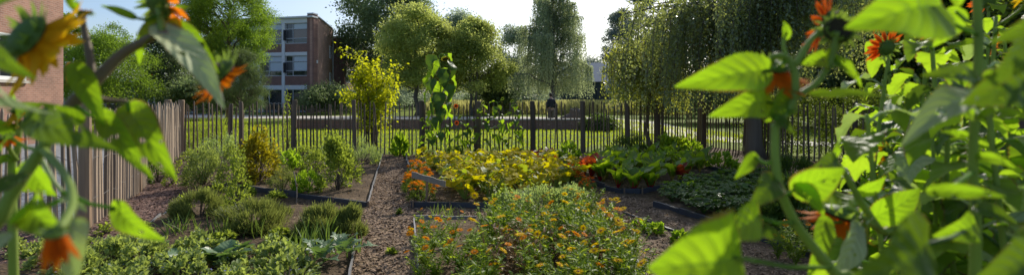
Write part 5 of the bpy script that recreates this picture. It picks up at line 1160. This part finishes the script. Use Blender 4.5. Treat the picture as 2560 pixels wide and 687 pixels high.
sunhead(r, Vector(W(50, 275, 1.2))-r.location, (.2, .3, -.9), .018, 'petal_y', 'hanging yellow orange head', 1.3, 14, 1, .9); sunhead(r, Vector(W(18, 345, 1.15))-r.location, (.3, .2, -.9), .016, 'petal_o', 'small hanging orange head', 1.1, 12, 1, .9)
stalk(r, [W(42, 400, 1.2), W(22, 370, 1.17), W(18, 340, 1.16)], [.005, .005, .004])
for b, t, w, mat in [((40, 330), (-30, 290), .7, 'fg_leaf'), ((45, 300), (110, 260), .7, 'fg_dark'), ((40, 390), (-20, 420), .7, 'fg_leaf'), ((38, 440), (100, 480), .7, 'fg_leaf'), ((50, 270), (40, 210), .5, 'fg_leaf')]: fleaf(r, W(*b, 1.2), W(*t, 1.17), w, (0, -.6, .8), mat)
# right foreground plants
r = plant((.66, .84, .035), 'blurred sunflower right of the centre with a closed green head and drooping orange petals')
stalk(r, [(.66, .84, 0), (.66, .84, .5), W(2170, 800, .84), W(2085, 680, .84), W(2000, 575, .84), W(1952, 480, .845), W(1938, 400, .85), W(1938, 310, .86)], [.014, .013, .010, .0088, .008, .0075, .007, .007])
stalk(r, [W(1938, 320, .86), W(1982, 255, .87), W(1988, 190, .88), W(1970, 148, .89), W(1938, 140, .89), W(1928, 155, .9)], [.0075, .007, .0065, .006, .006, .006])
stalk(r, [W(1980, 245, .87), W(2045, 205, .88), W(2080, 140, .89), W(2092, 80, .89)], [.006, .0055, .005, .005])
stalk(r, [W(1988, 165, .88), W(2020, 110, .9), W(2060, 70, .92), W(2085, 55, .93)], [.006, .0055, .005, .004])
stalk(r, [W(1970, 150, .89), W(1958, 110, .9), W(1966, 80, .9)], [.004, .0035, .003])
sunhead(r, Vector(W(1928, 170, .92))-r.location, (.05, .3, -.9), .030, 'petal_o', 'hanging orange red head under the pointed leaf', 1.1, 18, 1, .8)
sunhead(r, Vector(W(2096, 75, .90))-r.location, (-.15, -.85, .3), .025, 'bract', 'closed green head facing the path', .5, 16, 2, 1.1)
sunhead(r, Vector(W(2062, 60, .99))-r.location, (-.7, .6, .3), .026, 'petal_r', 'orange red head behind the green one', 1.0, 14, 2)
for b, t, d0, d1, w, hint, mat, dr, p in [
    ((1905, 178), (1684, 218), .87, .82, .50, (.05, -.75, .65), 'fg_leaf', .10, (1968, 150, .89)),
    ((1915, 255), (1770, 292), .88, .84, .55, (.1, -.6, .8), 'fg_leaf', .16, (1982, 250, .87)),
    ((1972, 240), (1912, 305), .88, .86, .80, (0, -.9, .2), 'fg_leaf', .12, None),
    ((1965, 95), (1958, 52), .9, .9, .75, (.1, -.9, .2), 'fg_leaf', .1, None),
    ((2085, 150), (1992, 158), .9, .88, .62, (0, -.7, .7), 'fg_leaf', .12, (2050, 195, .88)),
    ((2075, 145), (2155, 222), .9, .88, .50, (.3, -.8, .4), 'fg_leaf', .12, (2080, 140, .89)),
    ((1886, 392), (1836, 448), .86, .84, .52, (-.3, -.85, .3), 'fg_leaf', .08, (1937, 405, .85)),
    ((1990, 470), (2112, 420), .84, .82, .95, (.1, -.9, .25), 'fg_leaf', .14, (1952, 480, .845)),
    ((1995, 465), (2060, 540), .83, .8, .75, (.1, -.8, .4), 'fg_leaf', .12, None),
    ((1930, 450), (1870, 520), .84, .8, .75, (-.2, -.8, .4), 'fg_dark', .15, None),
    ((1830, 640), (1618, 668), .62, .56, 1.15, (.0, -.8, .55), 'fg_leaf', .12, (2075, 668, .83)),
    ((1888, 538), (1780, 590), .72, .64, .55, (0, -.8, .5), 'fg_leaf', .1, (1985, 555, .84)),
    ((1870, 560), (1960, 600), .76, .76, .5, (0, -.6, .8), 'fg_dark', .15, None),
    ((2040, 235), (2200, 240), .95, .93, .22, (0, -.5, .9), 'fg_dark', .1, None),
    ((1935, 290), (1990, 340), .86, .84, .5, (0, -.7, .6), 'fg_dark', .1, None)]:
    fleaf(r, W(*b, d0), W(*t, d1), w, hint, mat, .18, dr, .12, None if p is None else W(*p))
r = plant((.78, .84, .035), 'tall thick stemmed sunflower at the right with the broadest bright leaf at its top')
stalk(r, [(.78, .84, 0), (.77, .84, .7), W(2440, 600, .83), W(2432, 420, .83), W(2440, 250, .83), W(2447, 120, .83), W(2440, -60, .83), W(2430, -200, .83)], [.012, .0115, .008, .007, .0066, .0068, .0066, .0055])
for b, t, d0, d1, w, hint, mat, dr, p in [
    ((2330, 18), (2110, 72), .74, .66, .66, (.1, -.75, .65), 'fg_leaf', .10, (2444, 88, .83)),
    ((2390, 30), (2332, 118), .90, .92, .80, (-.2, -.9, .3), 'fg_leaf', .1, (2444, 60, .83)),
    ((2395, 10), (2370, -40), .8, .8, .9, (0, -.9, .3), 'fg_leaf', .1, None),
    ((2560, 90), (2425, 235), .62, .62, .55, (.3, -.6, .7), 'fg_dark', .14, (2600, 90, .7)),
    ((2640, 40), (2470, 110), .55, .55, .5, (.1, -.6, .8), 'fg_dark', .14, None),
    ((2470, 190), (2600, 215), .7, .66, .62, (0, -.6, .8), 'fg_leaf', .14, (2442, 200, .83)),
    ((2430, 195), (2300, 190), .78, .76, .42, (0, -.45, .9), 'fg_dark', .12, None),
    ((2440, 240), (2250, 368), .80, .72, .25, (-.5, -.6, .5), 'fg_sheen', .12, (2440, 250, .83)),
    ((2335, 478), (2515, 492), .70, .66, .38, (0, -.55, .85), 'fg_leaf', .16, (2432, 430, .83)),
    ((2300, 615), (2120, 700), .60, .55, .95, (0, -.8, .55), 'fg_dark', .12, (2438, 560, .83)),
    ((2575, 610), (2430, 700), .60, .56, .75, (.1, -.7, .6), 'fg_dark', .14, (2620, 560, .7)),
    ((2570, 185), (2395, 262), .68, .66, .75, (.2, -.6, .7), 'fg_dark', .16, None), ((2455, 292), (2580, 300), .74, .68, .7, (0, -.7, .6), 'fg_leaf', .14, (2440, 270, .83)),
    ((2425, 285), (2350, 262), .8, .78, .6, (0, -.7, .6), 'fg_leaf', .14, None), ((2428, 560), (2330, 590), .8, .76, .6, (0, -.7, .6), 'fg_leaf', .14, (2436, 540, .83)), ((2445, 520), (2545, 560), .8, .76, .65, (0, -.7, .6), 'fg_dark', .14, (2436, 500, .83)),
    ((2450, 390), (2540, 420), .82, .8, .5, (0, -.6, .8), 'fg_leaf', .14, None),
    ((2420, 340), (2350, 330), .84, .86, .5, (0, -.6, .8), 'fg_leaf', .14, None)]:
    fleaf(r, W(*b, d0), W(*t, d1), w, hint, mat, .18, dr, .12, None if p is None else W(*p))
r = plant((.95, 1.15, .035), 'sunflower with an orange head bent down over two long hanging leaves')
stalk(r, [(.95, 1.15, 0), (.95, 1.14, .5), W(2260, 640, 1.12), W(2200, 575, 1.1), W(2150, 500, 1.08), W(2110, 430, 1.07), W(2085, 400, 1.07)], [.014, .013, .010, .0085, .007, .006, .004])
stalk(r, [W(2195, 570, 1.1), W(2160, 545, 1.08), W(2125, 520, 1.07), W(2105, 522, 1.07)], [.006, .0055, .005, .006])
sunhead(r, Vector(W(2098, 535, 1.08))-r.location, (-.25, .15, -.9), .036, 'petal_o', 'orange head bent to the ground', .9, 15, 1, .85)
for b, t, d0, d1, w, hint, mat, dr, p in [
    ((2062, 556), (2018, 695), 1.02, .98, .42, (-.2, -.9, .2), 'fg_leaf', .1, (2140, 540, 1.08)),
    ((2140, 570), (2070, 695), 1.03, .98, .40, (.3, -.85, .3), 'fg_sheen', .12, (2170, 552, 1.08)),
    ((2150, 560), (2110, 680), 1.06, 1.0, .35, (-.3, -.85, .3), 'fg_leaf', .12, None),
    ((2085, 400), (2012, 430), 1.06, 1.02, .6, (.2, -.6, .7), 'fg_dark', .14, None), ((2080, 395), (2092, 350), 1.07, 1.08, .6, (.2, -.6, .7), 'fg_leaf', .14, None),
    ((2150, 480), (2215, 440), 1.08, 1.05, .7, (.1, -.7, .6), 'fg_leaf', .14, None), ((2190, 540), (2300, 470), 1.1, 1.1, .75, (0, -.75, .6), 'fg_leaf', .14, None)]:
    fleaf(r, W(*b, d0), W(*t, d1), w, hint, mat, .18, dr, .12, None if p is None else W(*p))
# middle distance sunflowers on the right: whole plants
def sunplant(x, y, top, label, heads, nl=15, L0=.17, lean=0.0, mats=('sun_leaf',), rot=None, group=None, lo=.12, cat='sunflower', name='sunflower'):
    z0 = gz(x, y) if abs(x) < 8 and y < 15 else 0; r = empty(name, (x, y, z0), label, cat, group); Hh = top-z0; ph = U(0, 6.28); st = []
    for i in range(7): t = i/6; st.append(Vector((x+lean*t*t+.03*math.sin(t*5+ph), y+.03*math.cos(t*4+ph), z0+Hh*t-.02)))
    stalk(r, st, np.linspace(.013, .006, 7)*Hh/1.8)
    for i in range(nl):
        t = lo+(.99-lo)*(i+.5)/nl; p = Vector((lean*t*t+.03*math.sin(t*5+ph), .03*math.cos(t*4+ph), Hh*t)); a = ph+2.4*i+U(-.3, .3); L = L0*(.65+.6*math.sin(PI*min(1, t*.9+.1)))*U(.75, 1.25)
        pl = L*.5; d = Vector((math.cos(a), math.sin(a), U(.2, .55))); b = p+d*pl; ld = np.array([math.cos(a), math.sin(a), U(-.9, -.1)]); mb = MB()
        mb.scatter(random.choice(SUNL), [tuple(b)], frames([ld], [[-.3*math.cos(a), -.3*math.sin(a), 1]]), L, U(.1, .9)); mb.tube([p, p+d*pl*.55+Vector((0, 0, .01)), b], [.0045, .0035, .003], 5, .6); mb.obj('leaf', M[random.choice(mats)], r, smooth=True)
    for j, (hz, R0, mat, face) in enumerate(heads):
        a = U(0, 6.28); t = hz; p = Vector((lean*t*t, 0, Hh*t)); q = p+Vector((.13*math.cos(a), .13*math.sin(a), .10)) if t < .99 else p+Vector((0, 0, .03))
        if t < .99: stalk(r, [p+Vector(r.location), p+Vector(r.location)+Vector((.08*math.cos(a), .08*math.sin(a), .04)), q+Vector(r.location)], [.005, .0045, .004])
        sunhead(r, q, face, R0, mat, None, .95, 18, random.choice([0, 1]), .25, ((-.7, 0, U(-.6, .7)), -.35))
    return r
mid = [(2165, 1.75, 130, 'medium sunflower with a dark rusty head beside the broad leaf', [(.99, .029, 'petal_r', (-.1, .8, .3))]),
 (2262, 1.9, 90, 'sunflower with a withered brown orange head seen edge on', [(.97, .03, 'petal_o', (.9, .2, -.1))]),
 (2235, 2.6, 60, 'tall leafy sunflower behind the withered head', [(.99, .03, 'petal_r', (-.2, .5, .5))]),
 (2330, 2.1, 40, 'tall leafy sunflower with a low yellow head behind the grey leaf', [(.62, .036, 'petal_y', (-.3, .6, -.3)), (.55, .034, 'petal_y', (.5, .3, -.5))]),
 (2380, 1.6, 60, 'leafy sunflower directly behind the thick bright stem', [(.5, .026, 'petal_y', (.4, .5, -.5))]),
 (2480, 1.75, 25, 'sunflower with a yellow orange head high at the right edge', [(.97, .034, 'petal_y', (-.4, .4, .4)), (.78, .026, 'petal_y', (.3, .6, -.3))]),
 (2545, 2.3, 60, 'leafy sunflower against the fence post at the right edge', [(.9, .028, 'petal_o', (-.6, .4, .2))]),
 (2440, 2.7, 10, 'tall sunflower with a dark red head at the top right', [(.99, .036, 'petal_r', (.2, .6, .3))]),
 (2310, 1.45, 330, 'short pale sunflower plant without a flower below the grey leaf', []),
 (2410, 1.35, 420, 'short leafy sunflower at the bottom right', []),
 (2190, 2.2, 260, 'low sunflower with bright lobed leaves left of the dense group', []),
 (2500, 1.35, 350, 'leafy young sunflower in the lower right corner', []),
 (2370, 2.9, 200, 'slim sunflower at the back of the dense group', [(.98, .028, 'petal_y', (-.3, .5, .3))]),
 (2145, 2.6, 330, 'low leafy sunflower at the left side of the dense group', []), (2205, 3.0, 190, 'slender sunflower between the rusty head and the withered one', []),
 (2290, 2.5, 230, 'leafy sunflower half hidden behind the grey leaf', []), (2350, 2.4, 380, 'short bright sunflower low in the middle of the dense group', []),
 (2425, 2.1, 260, 'leafy sunflower right behind the thick stem at mid height', []), (2460, 3.0, 130, 'back row sunflower right of the thick stem', []),
 (2515, 2.0, 180, 'leafy sunflower near the right edge below the yellow orange head', []), (2560, 1.5, 430, 'low broad leaved sunflower in the bottom right corner', []), (2265, 1.7, 450, 'low sunflower with small pale leaves at the foot of the group', []),
 (2225, 1.3, 265, 'close leafy sunflower with its top just above the fence', []), (2335, 1.35, 150, 'close leafy sunflower left of the thick stem', []),
 (2405, 1.25, 250, 'close leafy sunflower in front of the thick stem at the lower right', []), (2515, 1.2, 130, 'close leafy sunflower reaching high at the right edge', []),
 (2590, 1.7, 0, 'sunflower partly cut by the right edge of the photo', [])]
for px, d, tp, lb, hd in mid:
    w = W(px, 245, d); sunplant(w.x, d, W(0, tp, d).z, lb, hd, 32 if d > 1.5 else 22, .12, U(-.08, .08), ('sun_leaf',)*6+('fg_dark', 'sun_shaded', 'fg_sheen'), lo=.15)
# tall drooping sunflower at the back fence
g = ground(1100, 398); top = W(0, 136, g.y).z
r = empty('tall_sunflower', g, 'very tall sunflower with big drooping heart shaped leaves in front of the back fence', 'sunflower'); st = [Vector((g.x+.03*math.sin(i*1.7), g.y, g.z+(top-g.z-.05)*i/6)) for i in range(7)]; stalk(r, st+[Vector((g.x+.08, g.y-.02, top)), Vector((g.x+.14, g.y-.05, top-.06))], [.022, .021, .02, .018, .016, .014, .012, .010, .01])
for i in range(30):
    t = .16+.83*(i+.5)/30; a = 2.4*i+U(-.3, .3); p = Vector((0, 0, (top-g.z)*t)); L = (.22+.20*min(1, max(0, (t-.2)*2.2)))*U(.8, 1.15)
    d = Vector((math.cos(a), math.sin(a)*.8, .25)); b = p+d*L*.62; ld = np.array([math.cos(a)*.35+U(-.15, .15), math.sin(a)*.35, -.95]); mb = MB()
    mb.scatter(random.choice(SUNL), [tuple(b)], frames([ld], [[math.cos(a), math.sin(a), .3]]), L, U(.1, .9)); mb.tube([p, p+d*L*.4+Vector((0, 0, .05)), b], [.008, .006, .004], 5, .6); mb.obj('leaf', M['sun_leaf' if math.sin(a) > -.25 else 'sun_shaded'], r, smooth=True)  # near-side leaves take the darker copy with shade painted in
sunhead(r, (.14, -.05, top-g.z-.12), (.2, -.4, -.85), .07, 'petal_y', 'heavy closed head bent down at the top', .4)
for px, py, mat in [(1140, 265, 'petal_r'), (1142, 307, 'petal_r'), (1102, 268, 'petal_o')]:
    q = W(px, py, g.y-.1); h = q-Vector(g); stalk(r, [Vector((g.x, g.y, q.z-.25)), (Vector((g.x, g.y, q.z-.1))+q)/2, q+Vector((0, .02, 0))], [.006, .005, .004]); sunhead(r, h, (.1, -.95, .1), .024, mat, 'small red and yellow flower head', 1.0)
for px, py, tp, lb in [(1205, 394, 262, 'shaded branching sunflower right of the fence post'), (1245, 392, 252, 'dark leafy sunflower plant without flowers in front of the fence'), (1285, 392, 258, 'dark leafy sunflower plant at the right end of the shaded row'), (1165, 396, 300, 'small shaded leafy plant beside the very tall sunflower'), (1075, 396, 305, 'short leafy plant left of the very tall sunflower')]:
    g = ground(px, py); sunplant(g.x, g.y, W(0, tp, g.y).z, lb, [(.97, .03, 'bract', (.3, -.3, -.6))], 13, .21, U(-.1, .1), ('sun_leaf', 'fg_dark'), lo=.2, cat='plant', name='leafy_plant')
